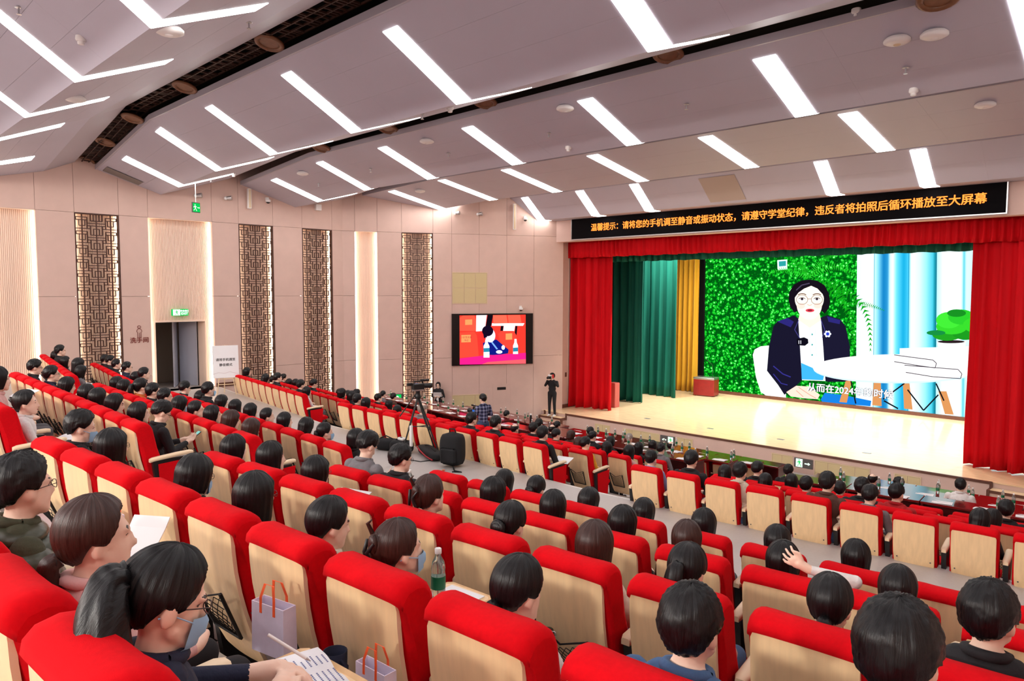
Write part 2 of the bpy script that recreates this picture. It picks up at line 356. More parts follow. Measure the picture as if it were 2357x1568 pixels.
for nm, prof in BAF.items():
    root = empty('ceiling_baffle', (0, 0, 0)); root['kind'] = 'structure'
    for j in range(len(prof)-1):
        nb = {0: 3, 1: 3, 2: 1}[j] if nm != 'seventh' else (2, 1)[j]
        pa, pb = prof[j], prof[j+1]
        L = lambda t: tuple(pa[i]+(pb[i]-pa[i])*t for i in range(3))
        slope = math.hypot(pb[0]-pa[0], pb[1]-pa[1]); g = .002/slope
        for k in range(nb):
            a, e = L(k/nb+(g if k else 0)), L((k+1)/nb-(g if k < nb-1 else 0))
            for q in range(4):
                bd = MB()
                xa0 = XSC[q] if q else wall_x(a[0])+.002; xa1 = XSC[q] if q else wall_x(e[0])+.002
                if q == 0 and xa0 > -18.05: continue
                x1 = XSC[q+1]-.0015
                z = lambda p, x: zat(p, x)
                up = .02
                K = 6 if q == 0 else 1; T = 4 if q == 0 else 1; vs = []
                for ti in range(T+1):
                    p = tuple(a[i]+(e[i]-a[i])*ti/T for i in range(3)); xs0 = min(xa0+(xa1-xa0)*ti/T, x1-.01)
                    for ki in range(K+1): x = xs0+(x1-xs0)*ki/K; vs.append((x, p[0], z(p, x)))
                n1 = K+1; N = len(vs); lo = [(ti*n1+ki, (ti+1)*n1+ki, (ti+1)*n1+ki+1, ti*n1+ki+1) for ti in range(T) for ki in range(K)]
                vs += [(p[0], p[1], p[2]+up) for p in vs]; hi = [tuple(i+N for i in f[::-1]) for f in lo]
                ring = [ki for ki in range(K)]+[ti*n1+K for ti in range(T)]+[T*n1+ki for ki in range(K, 0, -1)]+[ti*n1 for ti in range(T, 0, -1)]
                side = [(ring[i], ring[(i+1) % len(ring)], ring[(i+1) % len(ring)]+N, ring[i]+N) for i in range(len(ring))]
                bd.add(vs, lo+hi+side)
                bd.build('ceiling_board', M['ceil_riser'] if (j == 2 and nm in ('second', 'third')) else M['ceil'], root)
    # rim facing the dark slot
    p = prof[0]; rm = MB()
    rm.loft([[(x, p[0]-.05, zat(p, x)+.0), (x, p[0]-.004, zat(p, x)), (x, p[0]-.004, zat(p, x)+.12), (x, p[0]-.05, zat(p, x)+.12)] for x in (wall_x(p[0])+.002, -18, XR) if x >= wall_x(p[0])], 0)
    rm.build('edge_trim', M['ceil_riser'], root)
# light strips, folded with the baffles
SX = {'first': [-16, -12, -8, -4, -.5], 'second': [-18, -15, -11.9, -8.7, -5.2, -1.9, 1.2], 'third': [-20.7, -18.0, -15.0, -11.9, -8.8, -5.3, -2.0, 1.2], 'fourth': [-20.65, -18.2, -15.3, -12.0, -8.9, -5.2, -1.9, 1.2],
      'fifth': [-20.6, -17.95, -15.0, -11.85, -8.6, -5.15, -1.9], 'sixth': [-20.35, -17.7, -14.85, -11.7, -8.5, -5.43, -2.2], 'seventh': [-18.6, -16.0, -13.75, -7.82, -5.5, -2.9]}
SY = {'first': (.12, .8), 'second': (.12, .72), 'third': (.12, .70), 'fourth': (.13, .70), 'fifth': (.14, .7), 'sixth': (.05, .6), 'seventh': (.02, .55)}
BN = {'first': 'rearmost', 'second': 'second rearmost', 'third': 'top-left', 'fourth': 'second', 'fifth': 'third', 'sixth': 'fourth', 'seventh': 'frontmost'}
for nm, xs in SX.items():
    prof = BAF[nm]; t0, t1 = SY[nm]; pa, pb, pc = prof[:3]
    L = lambda p, q, t: tuple(p[i]+(q[i]-p[i])*t for i in range(3))
    pts = [L(pa, pb, t0), pb, L(pb, pc, t1)]
    for i, x in enumerate(xs):
        lab = f'white light strip on the {BN[nm]} ceiling baffle, {ORD[i]} from the left wall'
        lt = empty('ceiling_light', (x, pb[0], zat(pb, x)), 0, lab, 'ceiling light', 'folded light strips in the ceiling')
        for (u, v, name) in ((pts[0], pts[1], 'long_diffuser'), (pts[1], pts[2], 'short_diffuser')):
            m = MB(); hw = .18; e = .010; cy, cz = pb[0], zat(pb, x)
            vv = [(s*hw, p[0]-cy, zat(p, x+s*hw)-cz-dz) for dz in (e, -.004) for p, s in ((u, -1), (u, 1), (v, 1), (v, -1))]
            m.add(vv, [(0, 3, 2, 1), (4, 5, 6, 7), (0, 1, 5, 4), (1, 2, 6, 5), (2, 3, 7, 6), (3, 0, 4, 7)]); m.build(name, M['strip'], lt)
# slots: dark fretwork and round wooden downlights
SLOTS = [('second', 'third', 1.5, 1.95), ('third', 'fourth', 5.66, 6.16), ('fourth', 'fifth', 9.9, 10.25), ('fifth', 'sixth', 13.95, 14.5)]
for a, c, y0, y1 in SLOTS:
    g = MB(); zf = lambda x: zat((0, BAF[a][3][1]+.02, BAF[a][3][2]+.02), x); xm = wall_x(y1)+.02
    n = max(2, int((y1-y0)/.13))
    for k in range(n+1):
        y = y0+(y1-y0)*k/n; segs = [xm, -18, XR]
        for q in range(2): g.loft([[(x, y-.012, zf(x)), (x, y+.012, zf(x)), (x, y+.012, zf(x)+.03), (x, y-.012, zf(x)+.03)] for x in segs[q:q+2]], 0)
    x = xm+.1
    while x < XR:
        k = random.randint(0, n-1); k2 = min(n, k+random.randint(1, 3)); y = y0+(y1-y0)*k/n; ye = y0+(y1-y0)*k2/n
        g.box((x-.012, y, zf(x)-.002), (x+.012, ye, zf(x)+.028)); x += random.uniform(.06, .13)
    o = g.build('ceiling_fretwork', M['slotwood']); tag(o, f'dark fretwork grille filling the ceiling slot before the {BN[c]} baffle', 'ceiling grille', kind='stuff')
def downlight(px, py, y, i, what):
    p = pl(px, py, y=y); r = .25; p[2] += .03
    o = empty('recessed_downlight', tuple(p), 0, f'round wooden-rimmed downlight, {ORD[i]} from the camera in the {what} dark ceiling slot', 'downlight', 'round downlights in the ceiling slots'); o.rotation_euler = (math.radians(-15), math.radians(-6), 0)
    m = MB(); m.lathe([(r*.66, .02), (r*.64, -.01), (r*.84, -.03), (r, -.005), (r*.96, .02)], 20); m.build('rim', M['rimwood'], o)
    m = MB(); m.lathe([(.001, .12), (r*.4, .11), (r*.68, .0)], 20); m.build('bowl', M['rimwood'], o)
    m = MB(); m.ell((0, 0, .06), (.035, .035, .03), 8, 6); m.build('lamp', M['white'], o)
for i, (px, py) in enumerate(((620, 104), (425, 205), (305, 276), (242, 330), (196, 372))): downlight(px, py, 5.92, i, 'near')
for i, (px, py) in enumerate(((2160, 3), (1538, 131), (1117, 240), (893, 300), (740, 344))): downlight(px, py, 10.08, i, 'second')
# ---- other walls
m = MB(); m.box((XR, YB, 0), (XR+.2, 21.4, 10.4)); struct('wall_right', m, M['wall'])
m = MB(); m.box((XW-.8, YB-.2, 0), (XR+.2, YB, 10.4)); struct('wall_back', m, M['wall'])
for i, x in enumerate((-19.5, -15.0, -10.5, -6.0, -1.5)):  # lamps added out of view to light the chair backs from behind
    o = empty('fill_light', (x, YB+.35, 8.3), 0, f'added black fill light on the unseen back wall, {ORD[i]} from the left', 'fill light', 'added fill lights behind the camera')
    m = MB(); m.lathe([(.08, -.3), (.15, -.28), (.22, .0), (.20, .0), (.06, -.2)], 14, axis='y'); m.build('housing', M['blackplastic'], o); m = MB(); m.box((-.03, -.35, -.03), (.03, -.25, .03)); m.build('bracket', M['metal'], o)
    ld = bpy.data.lights.new('fill_lamp', 'AREA'); ld.shape = 'DISK'; ld.size = .42; ld.energy = FILL_W; ld.color = (1, .95, .88)
    lo = link('lamp', ld, o, (0, .03, 0)); lo.rotation_euler = (math.radians(66), 0, 0)
# ================================================================ stage
ZS = .83; YS = 20.5; XSL, XSR = -17.46, -3.89
m = MB(); m.box((-21.5, YS+.02, .0), (XR, 31.0, ZS-.02), 1); m.box((-21.5, YS-.0, ZS-.02), (XR, 31.0, ZS), 0); stg = struct('floor_stage', m, [M['stage'], M['wall']])
m = MB(); m.box((XSL, YS-.03, ZS-.06), (XSR, YS+.03, ZS+.004)); m.build('stage_nosing', M['brownwood'], stg)
m = MB(); m.box((XSL, YS-.012, .1), (XSR, YS+.02, ZS-.06)); m.build('stage_front', M['wall'], stg)
# floor boxes on the stage
for px, py in ((1490, 964), (1635, 987), (1797, 1012), (1995, 1043)):
    p = pl(px, py, z=ZS); m = MB(); m.rbox((-.11, -.06, 0), (.11, .06, .008), .004); o = m.build('floor_socket', M['metal'], None, (p[0], p[1], ZS))
    tag(o, f'small metal floor socket on the stage boards, {["leftmost", "second from left", "third from left", "rightmost"][(1490, 1635, 1797, 1995).index(px)]}', 'floor socket', 'sockets in the stage floor')
# stairs at both ends of the apron
for nm, x0, x1 in (('left', -18.55, XSL), ('right', XSR, -2.4)):
    t = empty('stage_stairs', ((x0+x1)/2, YS, 0), 0, f'short flight of wooden stage steps at the {nm} end of the apron', 'stairs')
    w = (x1-x0)/2
    for k in range(4):
        z1 = ZS-.155*(k+1); y1 = -.30*(k+1)
        if z1 < .22: break
        s = MB(); s.box((-w, y1, .2), (w, y1+.30, z1)); so = s.build('step', M['wall'], t)
        s = MB(); s.box((-w, y1-.01, z1-.001), (w, y1+.30, z1+.018)); s.build('tread', M['stage'], so)
        s = MB(); s.box((-w, y1-.025, z1-.05), (w, y1-.008, z1+.02)); s.build('nosing', M['brownwood'], so)
    for sx in (-1, 1):
        s = MB(); pts = [(0, ZS+.0)]
        for k in range(4):
            z1 = ZS-.155*k; y1 = -.30*k; pts += [(y1-.04, z1+.02), (y1-.04, z1-.135)]
        prof = [(y, z) for y, z in pts]
        x = sx*w
        s.loft([[(x-.03, y, z) for y, z in prof]+[(x-.03, y+.09, max(z-.09, .2)) for y, z in prof[::-1]], [(x+.03, y, z) for y, z in prof]+[(x+.03, y+.09, max(z-.09, .2)) for y, z in prof[::-1]]], 0)
        s.build('stringer', M['brownwood'], t)
# ventilation grilles and exit signs along the stage front
def front(px, py): p = pl(px, py, y=YS-.02); return p[0], p[2]
def grille(fr, s0, s1, z0, z1, nx, nz, label, d=.0):
    o = empty('wall_grille', fr((s0+s1)/2, (z0+z1)/2, d), 0, label, 'grille'); inv = np.array(o.location); L = lambda a, b2, c: tuple(np.array(fr(a, b2, c))-inv)
    b = .025; f = MB()
    for a, e, za, zc in ((s0, s1, z0, z0+b), (s0, s1, z1-b, z1), (s0, s0+b, z0+b, z1-b), (s1-b, s1, z0+b, z1-b)): f.fbox(L, a, e, za, zc, d, d+.015)
    f.build('frame', M['grille_frame'], o)
    for i in range(nx):
        for k in range(nz):
            ps = (s1-s0-2*b)/nx; pz = (z1-z0-2*b)/nz; c = MB(); c.fbox(L, s0+b+i*ps+.006, s0+b+(i+1)*ps-.006, z0+b+k*pz+.006, z0+b+(k+1)*pz-.006, d, d+.009); c.build('mesh_panel', M['grille'], o)
    return o
FRS = lambda s, z, d: (s, YS-.013-d, z)
for i, (a, c, n) in enumerate(((1370, 1404, 2), (1435, 1519, 4), (1557, 1595, 2), (1778, 1826, 2), (1877, 2005, 4), (2062, 2124, 2))):
    s0 = pl(a, 1000, y=YS)[0]; s1 = pl(c, 1040, y=YS)[0]
    grille(FRS, s0, s1, .20, .66, n, 1, f'beige vent grille in the stage front, {ORD[i]} from the left')
M['exitgreen'] = emat('exit_green', (10, 190, 80), 1.2); M['exitwhite'] = emat('exit_white', (225, 255, 235), 1.3); M['signgrey'] = mat('sign_grey', (82, 78, 78), .4)
def runner(m, L, s, z, h, d, mi=0):
    # running figure of quads, height h, facing along -s
    def q(pts): m.add([L(s+a*h, z+b2*h, d) for a, b2 in pts], [tuple(range(len(pts)))], mi)
    q([(-.05, .78), (.05, .78), (.08, .88), (.0, .95), (-.08, .88)]); q([(-.1, .72), (.12, .72), (.1, .42), (-.04, .42)])
    q([(-.1, .7), (-.3, .52), (-.25, .47), (-.04, .62)]); q([(.12, .7), (.3, .6), (.28, .53), (.1, .6)])
    q([(-.04, .42), (.06, .42), (-.12, .2), (-.28, .12), (-.26, .06), (-.06, .14)]); q([(.02, .42), (.12, .44), (.2, .22), (.34, .04), (.26, .02), (.12, .2)])
def arrow(m, L, s, z, w, d, sgn, mi=0):
    P = [(-.5, .1), (.1, .1), (.1, .28), (.5, 0), (.1, -.28), (.1, -.1), (-.5, -.1)]
    m.add([L(s+sgn*a*w, z+b2*w, d) for a, b2 in P], [tuple(range(7)) if sgn > 0 else tuple(range(7))[::-1]], mi)
for a, c, sgn, lab in ((1521.5, 1553, -1, 'dark exit sign with running figure and left arrow on the stage front'), (1831, 1872, 1, 'dark exit sign with running figure and right arrow on the stage front')):
    s0 = pl(a, 1005, y=YS)[0]; s1 = pl(c, 1060, y=YS)[0]; zc = .50; hh = .135
    o = empty('exit_sign', ((s0+s1)/2, YS-.02, zc), 0, lab, 'exit sign'); w = (s1-s0)/2; L = lambda s, z, d: (s, -d, z)
    m = MB(); m.fbox(L, -w, w, -hh, hh, -.01, .02); m.build('housing', M['signgrey'], o)
    g = MB(); c2 = -sgn*w*.45; g.fbox(L, c2-w*.36, c2+w*.36, -hh*.88, hh*.88, .02, .023); p = g.build('pictogram_panel', M['exitwhite'], o)
    r = MB(); runner(r, L, c2, -hh*.8, hh*1.65, .0245); r.build('running_figure', M['exitgreen'], o)
    r = MB(); arrow(r, L, sgn*w*.45, 0, w*.62, .0235, sgn); r.build('arrow', M['exitwhite'], o)
# ---- proscenium
m = MB(); m.box((-19.0, 20.97, 7.30), (XR, 21.35, 10.4)); pb = struct('wall_proscenium', m, M['wall'])
m = MB(); m.box((-18.95, 21.25, 0.0), (-18.50, 22.6, 7.9)); struct('trim_1', m, M['wall'])
m = MB(); m.tube([(-18.42, 21.1, .9), (-18.42, 21.1, 7.25)], .035, 8); m.build('pipe', M['grille_frame'], pb)
m = MB(); m.box((-19.0, 21.2, ZS), (-18.44, 22.2, ZS+.13)); struct('baseboard_stage', m, M['brownwood'])
m = MB(); m.box((-18.49, 21.6, 2.05), (-18.47, 21.68, 2.22)); o = m.build('wall_switch', M['brownwood']); tag(o, 'small dark switch plate on the pillar beside the red curtain', 'switch')
m = MB(); m.box((-3.0, 21.25, 0), (XR, 22.6, 7.9)); struct('trim_2', m, M['wall'])
m = MB(); m.box((-21.5, 31.0, 0), (XR, 31.2, 10.4)); m.box((-21.7, 21.4, 0), (-21.5, 31.2, 10.4)); m.box((XR-.2, 22.6, 0), (XR, 31.2, 10.4)); m.box((-21.7, 21.4, 9.6), (XR, 31.2, 9.8)); struct('wall_stage', m, M['dark'])
# ---- LED message banner
bn = empty('led_banner', (CXH-.07, 20.93, 7.745), 0, 'long black message display with orange characters above the stage', 'LED display')
m = MB(); m.box((-6.83, -.05, -.38), (6.83, .05, .38)); m.build('black_screen', mat('led_black', (8, 6, 9), .8, spec=.1), bn)
m = MB()
for lo, hi in (((-6.86, -.06, -.41), (6.86, .05, -.38)), ((-6.86, -.06, .38), (6.86, .05, .40)), ((-6.86, -.06, -.38), (-6.83, .05, .38)), ((6.83, -.06, -.38), (6.86, .05, .38))): m.box(lo, hi)
m.build('metal_frame', M['metal'], bn)
M['ledtext'] = emat('led_text', (255, 132, 52), 2.2)
x0 = pl(1360, 525, y=20.87)[0]; x1 = pl(2272, 460, y=20.87)[0]
MSG = '温馨提示：请将您的手机调至静音或振动状态，请遵守学堂纪律，违反者将拍照后循环播放至大屏幕'
char_row('character', MSG, .285, M['ledtext'], bn, x0, x1, 20.872, 7.73, bold=.006)
# ---- curtains
def drape(name, pts, z0, z1, amp, wl, m, label, cat='curtain', seed=0, nx=None, flare=.0, rows=14):
    # folded cloth along a polyline pts [(x,y)...]
    r = np.random.RandomState(seed); P = [np.array(p, float) for p in pts]; segs = [np.linalg.norm(P[i+1]-P[i]) for i in range(len(P)-1)]; T = sum(segs)
    nx = nx or max(12, int(T/wl*8)); cols = []; ph = r.rand(6)*6.28
    for i in range(nx+1):
        s = T*i/nx; a = s; k = 0
        while k < len(segs)-1 and a > segs[k]: a -= segs[k]; k += 1
        d = (P[k+1]-P[k])/segs[k]; c = P[k]+d*a; nrm = np.array([d[1], -d[0]]); cols.append((c, nrm, s))
    mb = MB(); vs = []
    for j in range(rows+1):
        t = j/rows; z = z0+(z1-z0)*t
        for c, nrm, s in cols:
            w = math.sin(2*math.pi*s/wl+ph[0]+.6*math.sin(1.3*s+ph[1])+.25*math.sin(7*t+ph[2]+s)*(1-t)) * amp*(1+.4*math.sin(2.1*s+ph[3])) + .35*amp*math.sin(2*math.pi*s/(wl*.43)+ph[4]+.8*(1-t))
            w *= (1+flare*(1-t)**3)
            q = c+nrm*w; vs.append((q[0], q[1], z + (0.012*math.sin(9*s+ph[5]) if j == 0 else 0)))
    n = nx+1; th = .012
    fs = [(j*n+i, j*n+i+1, (j+1)*n+i+1, (j+1)*n+i) for j in range(rows) for i in range(nx)]
    mb.add(vs, fs, 0, True); o = mb.build(name, m); tag(o, label, cat)
    so = o.modifiers.new('cloth', 'SOLIDIFY'); so.thickness = th; so.offset = -1
    return o
drape('stage_curtain', [(-18.46, 22.0), (-16.72, 22.3)], ZS+.015, 7.1, .12, .36, M['redcloth'], 'tall red velvet stage curtain gathered at the left of the stage', seed=1, flare=.5)
drape('stage_curtain', [(-4.82, 22.1), (-3.3, 21.75), (1.5, 21.75)], ZS+.015, 7.1, .13, .42, M['redcloth'], 'tall red velvet stage curtain at the right edge of the stage', seed=2, flare=.5)
drape('stage_valance', [(-18.5, 21.75), (XR-.2, 21.75)], 6.72, 7.75, .05, .20, M['redcloth'], 'dark red pleated valance hanging under the message display', 'valance', seed=3, rows=5)
drape('border_curtain', [(-18.5, 24.0), (XR-.3, 24.0)], 6.62, 7.9, .05, .30, M['greencloth'], 'short green pleated border above the big screen', 'curtain', seed=4, rows=5)
drape('leg_curtain', [(-19.6, 25.1), (-16.98, 24.6)], ZS+.015, 7.9, .12, .40, M['greencloth'], 'green velvet side curtain nearest the red curtain', seed=5, flare=.4)
drape('leg_curtain', [(-19.0, 27.2), (-16.75, 26.9)], ZS+.015, 7.9, .12, .40, M['greencloth'], 'green velvet side curtain next to the yellow one', seed=6, flare=.4)
drape('leg_curtain', [(-18.6, 29.1), (-17.12, 29.2)], ZS+.015, 7.9, .09, .26, M['yellowcloth'], 'golden yellow side curtain beside the big screen', seed=7, flare=.4)
# ---- flight case and podium on stage
p = pl(1616, 911, z=ZS); o = empty('flight_case', (p[0]+.1, p[1]+.15, ZS), math.radians(8), 'red-brown equipment case with metal lid edges beside the big screen', 'equipment case')
m = MB(); m.rbox((-.47, -.3, .03), (.47, .3, .74), .02); m.build('body', mat('case_red', (136, 30, 30), .35, vary=.1), o)
m = MB(); m.rbox((-.48, -.31, .74), (.48, .31, .83), .02); m.build('lid', M['metal'], o)
for sx in (-1, 1):
    for sy in (-1, 1): m = MB(); m.lathe([(.03, 0), (.03, .03)], 8, (sx*.4, sy*.24, 0)); m.build('caster', M['blackplastic'], o)
p = pl(1412, 938, z=ZS); m = MB(); m.rbox((-.16, -.16, 0), (.16, .16, .98), .02); o = m.build('podium_block', mat('pink_wood', (190, 90, 84), .35), None, (p[0]-.05, p[1]+.1, ZS)); tag(o, 'pinkish wooden block standing behind the left red curtain', 'podium')
p = pl(1652, 908, z=ZS); o = empty('microphone_stand', (p[0], p[1]-.5, ZS), 0, 'thin black microphone stand beside the equipment case', 'microphone stand')
m = MB(); m.tube([(0, 0, .02), (0, 0, 1.35), (-.3, -.05, 1.6)], .012, 6); m.build('pole', M['blackplastic'], o)
for k in range(3): a = k*2.1; m = MB(); m.tube([(0, 0, .12), (.28*math.cos(a), .28*math.sin(a), .01)], .01, 5); m.build('leg', M['blackplastic'], o)
# ---- stage lights hidden above the borders
for i in range(7):
    x = -17.0+i*2.1
    o = empty('stage_light', (x, 25.6, 8.5), 0, f'stage floodlight on the bar above the stage, {ORD[i]} from the left', 'stage light', 'floodlights above the stage')
    m = MB(); m.lathe([(.06, .22), (.10, .2), (.16, .0), (.15, .0), (.05, .12)], 12); m.build('housing', M['blackplastic'], o)
    ld = bpy.data.lights.new('stage_lamp', 'AREA'); ld.shape = 'DISK'; ld.size = .28; ld.energy = STAGE_W; ld.color = (1, .93, .84); ld.spread = math.radians(150)
    lo = link('lamp', ld, o, (0, 0, -.02)); lo.rotation_euler = (math.radians(6), 0, 0)
# ================================================================ big LED screen and its picture
YSC = 29.70; SG = 1.25
scr = empty('led_wall', (CXH, YSC, ZS), 0, 'huge LED screen at the back of the stage showing a woman in a navy jacket', 'LED screen')
m = MB(); m.box((-6.42, .0, .12), (6.38, .12, 6.25)); m.build('black_screen', M['blackplastic'], scr)
m = MB(); m.box((-6.6, -.12, 0.0), (6.6, .14, .13)); m.build('base_step', M['brownwood'], scr)
def leafmat(name):
    mm = bpy.data.materials.new(name); mm.use_nodes = True; nt = mm.node_tree; nt.nodes.clear()
    tc = nt.nodes.new('ShaderNodeTexCoord'); v = nt.nodes.new('ShaderNodeTexVoronoi'); v.inputs['Scale'].default_value = 7; nt.links.new(tc.outputs['Object'], v.inputs['Vector'])
    n = nt.nodes.new('ShaderNodeTexNoise'); n.inputs['Scale'].default_value = 16; n.inputs['Detail'].default_value = 5; nt.links.new(tc.outputs['Object'], n.inputs['Vector'])
    mx = nt.nodes.new('ShaderNodeMath'); mx.operation = 'MULTIPLY_ADD'; nt.links.new(v.outputs['Distance'], mx.inputs[0]); mx.inputs[1].default_value = -.75; nt.links.new(n.outputs['Fac'], mx.inputs[2])
    r = nt.nodes.new('ShaderNodeValToRGB'); cr = r.color_ramp; cr.elements[0].position = .05; cr.elements[0].color = lin((0, 80, 14)); cr.elements[1].position = .50; cr.elements[1].color = lin((190, 255, 190))
    for p, c in ((.15, (6, 150, 24)), (.27, (20, 190, 34)), (.38, (60, 215, 74))): e = cr.elements.new(p); e.color = lin(c)
    nt.links.new(mx.outputs[0], r.inputs[0]); e = nt.nodes.new('ShaderNodeEmission'); nt.links.new(r.outputs[0], e.inputs[0]); e.inputs[1].default_value = SG
    o = nt.nodes.new('ShaderNodeOutputMaterial'); nt.links.new(e.outputs[0], o.inputs[0]); return mm
_ec = {}
def ecol(rgb, s=None):
    k = (rgb, s)
    if k not in _ec: _ec[k] = emat('screen_%d_%d_%d' % rgb, rgb, s or SG)
    return _ec[k]
LAY = [0]
def T1(x, y): return 1500+x/2.7503, 450+y/2.75
def S(x, y, lay): p = pl(*T1(x, y), y=YSC-.004-.0008*lay); return (p[0]-CXH, p[1]-YSC, p[2]-ZS)
def pic(name, pts, rgb, mt=None):
    LAY[0] += 1; m = MB(); m.poly([S(x, y, LAY[0]) for x, y in pts]); return m.build(name, mt or ecol(rgb), scr)
def ellp(cx, cy, rx, ry, n=28, a0=0, a1=360): return [(cx+rx*math.cos(math.radians(a0+(a1-a0)*i/n)), cy+ry*math.sin(math.radians(a0+(a1-a0)*i/n))) for i in range(n)]
def stroke(name, pts, w, rgb):
    LAY[0] += 1; m = MB()
    for (x0, y0), (x1, y1) in zip(pts[:-1], pts[1:]):
        L = math.hypot(x1-x0, y1-y0); nx, ny = -(y1-y0)/L*w/2, (x1-x0)/L*w/2
        m.poly([S(x0+nx, y0+ny, LAY[0]), S(x1+nx, y1+ny, LAY[0]), S(x1-nx, y1-ny, LAY[0]), S(x0-nx, y0-ny, LAY[0])])
    return m.build(name, ecol(rgb), scr)
pic('leaf_wall_image', [(343, 300), (1330, 220), (1300, 1080), (1300, 1340), (330, 1225)], (0, 150, 30), leafmat('leaf_wall'))
LAY[0] += 1; CP = [(1300, (215, 245, 252)), (1400, (240, 255, 255)), (1436, (130, 210, 232)), (1470, (16, 118, 182)), (1496, (40, 140, 195)), (1512, (200, 240, 250)), (1530, (235, 255, 255)), (1552, (110, 214, 240)), (1598, (20, 160, 208)), (1630, (70, 190, 228)), (1645, (235, 255, 255)), (1700, (205, 245, 252)), (1738, (150, 226, 242)), (1782, (70, 192, 214)), (1801, (0, 112, 134)), (1812, (180, 236, 246)), (1850, (232, 252, 252)), (1966, (222, 250, 250)), (1980, (70, 186, 204)), (1994, (205, 244, 250)), (2110, (176, 236, 246)), (2200, (60, 180, 210)), (2420, (200, 244, 250))]
m = MB(); xs_ = list(np.linspace(1302, 2420, 150)); ztop, zbot = None, None
for x in xs_: m.v += [S(x, 222-(x-1300)*.065, LAY[0]), S(x-10, 1345+(x-1300)*.086, LAY[0])]
m.f = [(2*i, 2*i+1, 2*i+3, 2*i+2) for i in range(len(xs_)-1)]; m.mi = [0]*len(m.f); m.sm = [False]*len(m.f)
cm_ = bpy.data.materials.new('curtain_picture'); cm_.use_nodes = True; nt = cm_.node_tree; nt.nodes.clear(); at_ = nt.nodes.new('ShaderNodeAttribute'); at_.attribute_name = 'print'; e_ = nt.nodes.new('ShaderNodeEmission'); e_.inputs[1].default_value = SG; o_ = nt.nodes.new('ShaderNodeOutputMaterial'); nt.links.new(at_.outputs[0], e_.inputs[0]); nt.links.new(e_.outputs[0], o_.inputs[0])
co_ = m.build('curtain_image', cm_, scr); ca = co_.data.color_attributes.new('print', 'FLOAT_COLOR', 'POINT')
for i, x in enumerate(xs_):
    c = [float(np.interp(x, [p[0] for p in CP], [p[1][k] for p in CP])) for k in range(3)]
    for k in (0, 1): ca.data[2*i+k].color = lin(c)
for a, c, col in ((1801, 1806, (0, 100, 120)), (1410, 1414, (70, 170, 190)), (1628, 1632, (20, 130, 170))):
    pic('curtain_fold_image', [(a, 220-(a-1300)*.06), (c, 220-(c-1300)*.06), (c-10, 1345+(c-1300)*.085), (a-10, 1345+(a-1300)*.085)], col)
pic('wall_display_image', [(795, 410), (858, 405), (858, 468), (797, 474)], (225, 245, 250)); pic('wall_display_glass_image', [(805, 418), (850, 414), (850, 446), (806, 450)], (40, 150, 150))
def frond(x0, y0, x1, y1, bend, w, col):
    LAY[0] += 1; m = MB(); n = 22
    for i in range(n):
        t = i/n; t2 = (i+.55)/n
        P = lambda t: (x0+(x1-x0)*t+bend[0]*math.sin(math.pi*t), y0+(y1-y0)*t+bend[1]*math.sin(math.pi*t))
        (a, b2), (c, d) = P(t), P(t2); dx, dy = c-a, d-b2; L = math.hypot(dx, dy)+1e-6; nx, ny = -dy/L, dx/L; ww = w*(1-t)**.6*min(1, .35+t*3)
        for s in (1, -1): m.poly([S(a, b2, LAY[0]), S(c, d, LAY[0]), S(c+s*nx*ww+dx*.6, d+s*ny*ww+dy*.6, LAY[0])][::s])
    return m.build('fern_frond_image', ecol(col), scr)
for args in ((990, 520, 850, 370, (0, -10), 40), (990, 525, 720, 500, (0, -40), 38), (1000, 520, 1300, 520, (0, -70), 42), (1010, 530, 1220, 720, (60, -40), 48), (1010, 540, 1385, 995, (120, -90), 46), (1010, 540, 1275, 1000, (90, -60), 46), (1230, 690, 1475, 730, (0, -20), 34), (1000, 520, 1150, 380, (0, -30), 36), (1000, 520, 950, 370, (-20, 0), 30)):
    frond(*args, (18, 150, 22) if random.random() < .5 else (40, 190, 40))
pic('armchair_image', [(640, 1010), (652, 975), (690, 955), (742, 950), (760, 1060), (850, 1225), (850, 1300), (760, 1290), (690, 1245), (660, 1150)], (238, 244, 240))
pic('jacket_image', [(770, 830), (795, 798), (900, 760), (932, 780), (936, 900), (945, 1010), (955, 1165), (905, 1215), (840, 1262), (800, 1200), (730, 1110), (742, 960)], (22, 20, 40))
pic('jacket_image', [(1066, 775), (1110, 758), (1195, 785), (1228, 830), (1255, 960), (1255, 1180), (1100, 1180), (1085, 960)], (24, 22, 44))
pic('jacket_sheen_image', [(795, 798), (860, 775), (900, 800), (880, 835)], (40, 36, 110)); pic('jacket_sheen_image', [(1110, 765), (1195, 790), (1190, 815), (1120, 800)], (40, 36, 110))
stroke('jacket_crease_image', [(770, 1080), (830, 1130), (880, 1150)], 7, (50, 46, 130)); stroke('jacket_crease_image', [(770, 1130), (820, 1190), (860, 1200)], 6, (50, 46, 130))
pic('shirt_image', [(928, 785), (1000, 835), (1072, 790), (1086, 960), (1100, 1175), (952, 1170), (942, 1010)], (246, 250, 252))
pic('shirt_shadow_image', [(946, 1060), (1095, 1125), (1085, 1170), (950, 1165)], (60, 170, 235))
for y in (880, 945, 1010): pic('button_image', ellp(1016, y, 5, 6, 10), (60, 160, 160))
pic('neck_image', [(948, 700), (1052, 700), (1072, 790), (1000, 838), (928, 788)], (255, 226, 208))
pic('hair_image', [(866, 660), (872, 610), (900, 565), (945, 540), (995, 532), (1050, 540), (1095, 570), (1122, 620), (1130, 670), (1122, 715), (1095, 748), (1060, 720), (940, 720), (905, 742), (876, 705)], (20, 14, 24))
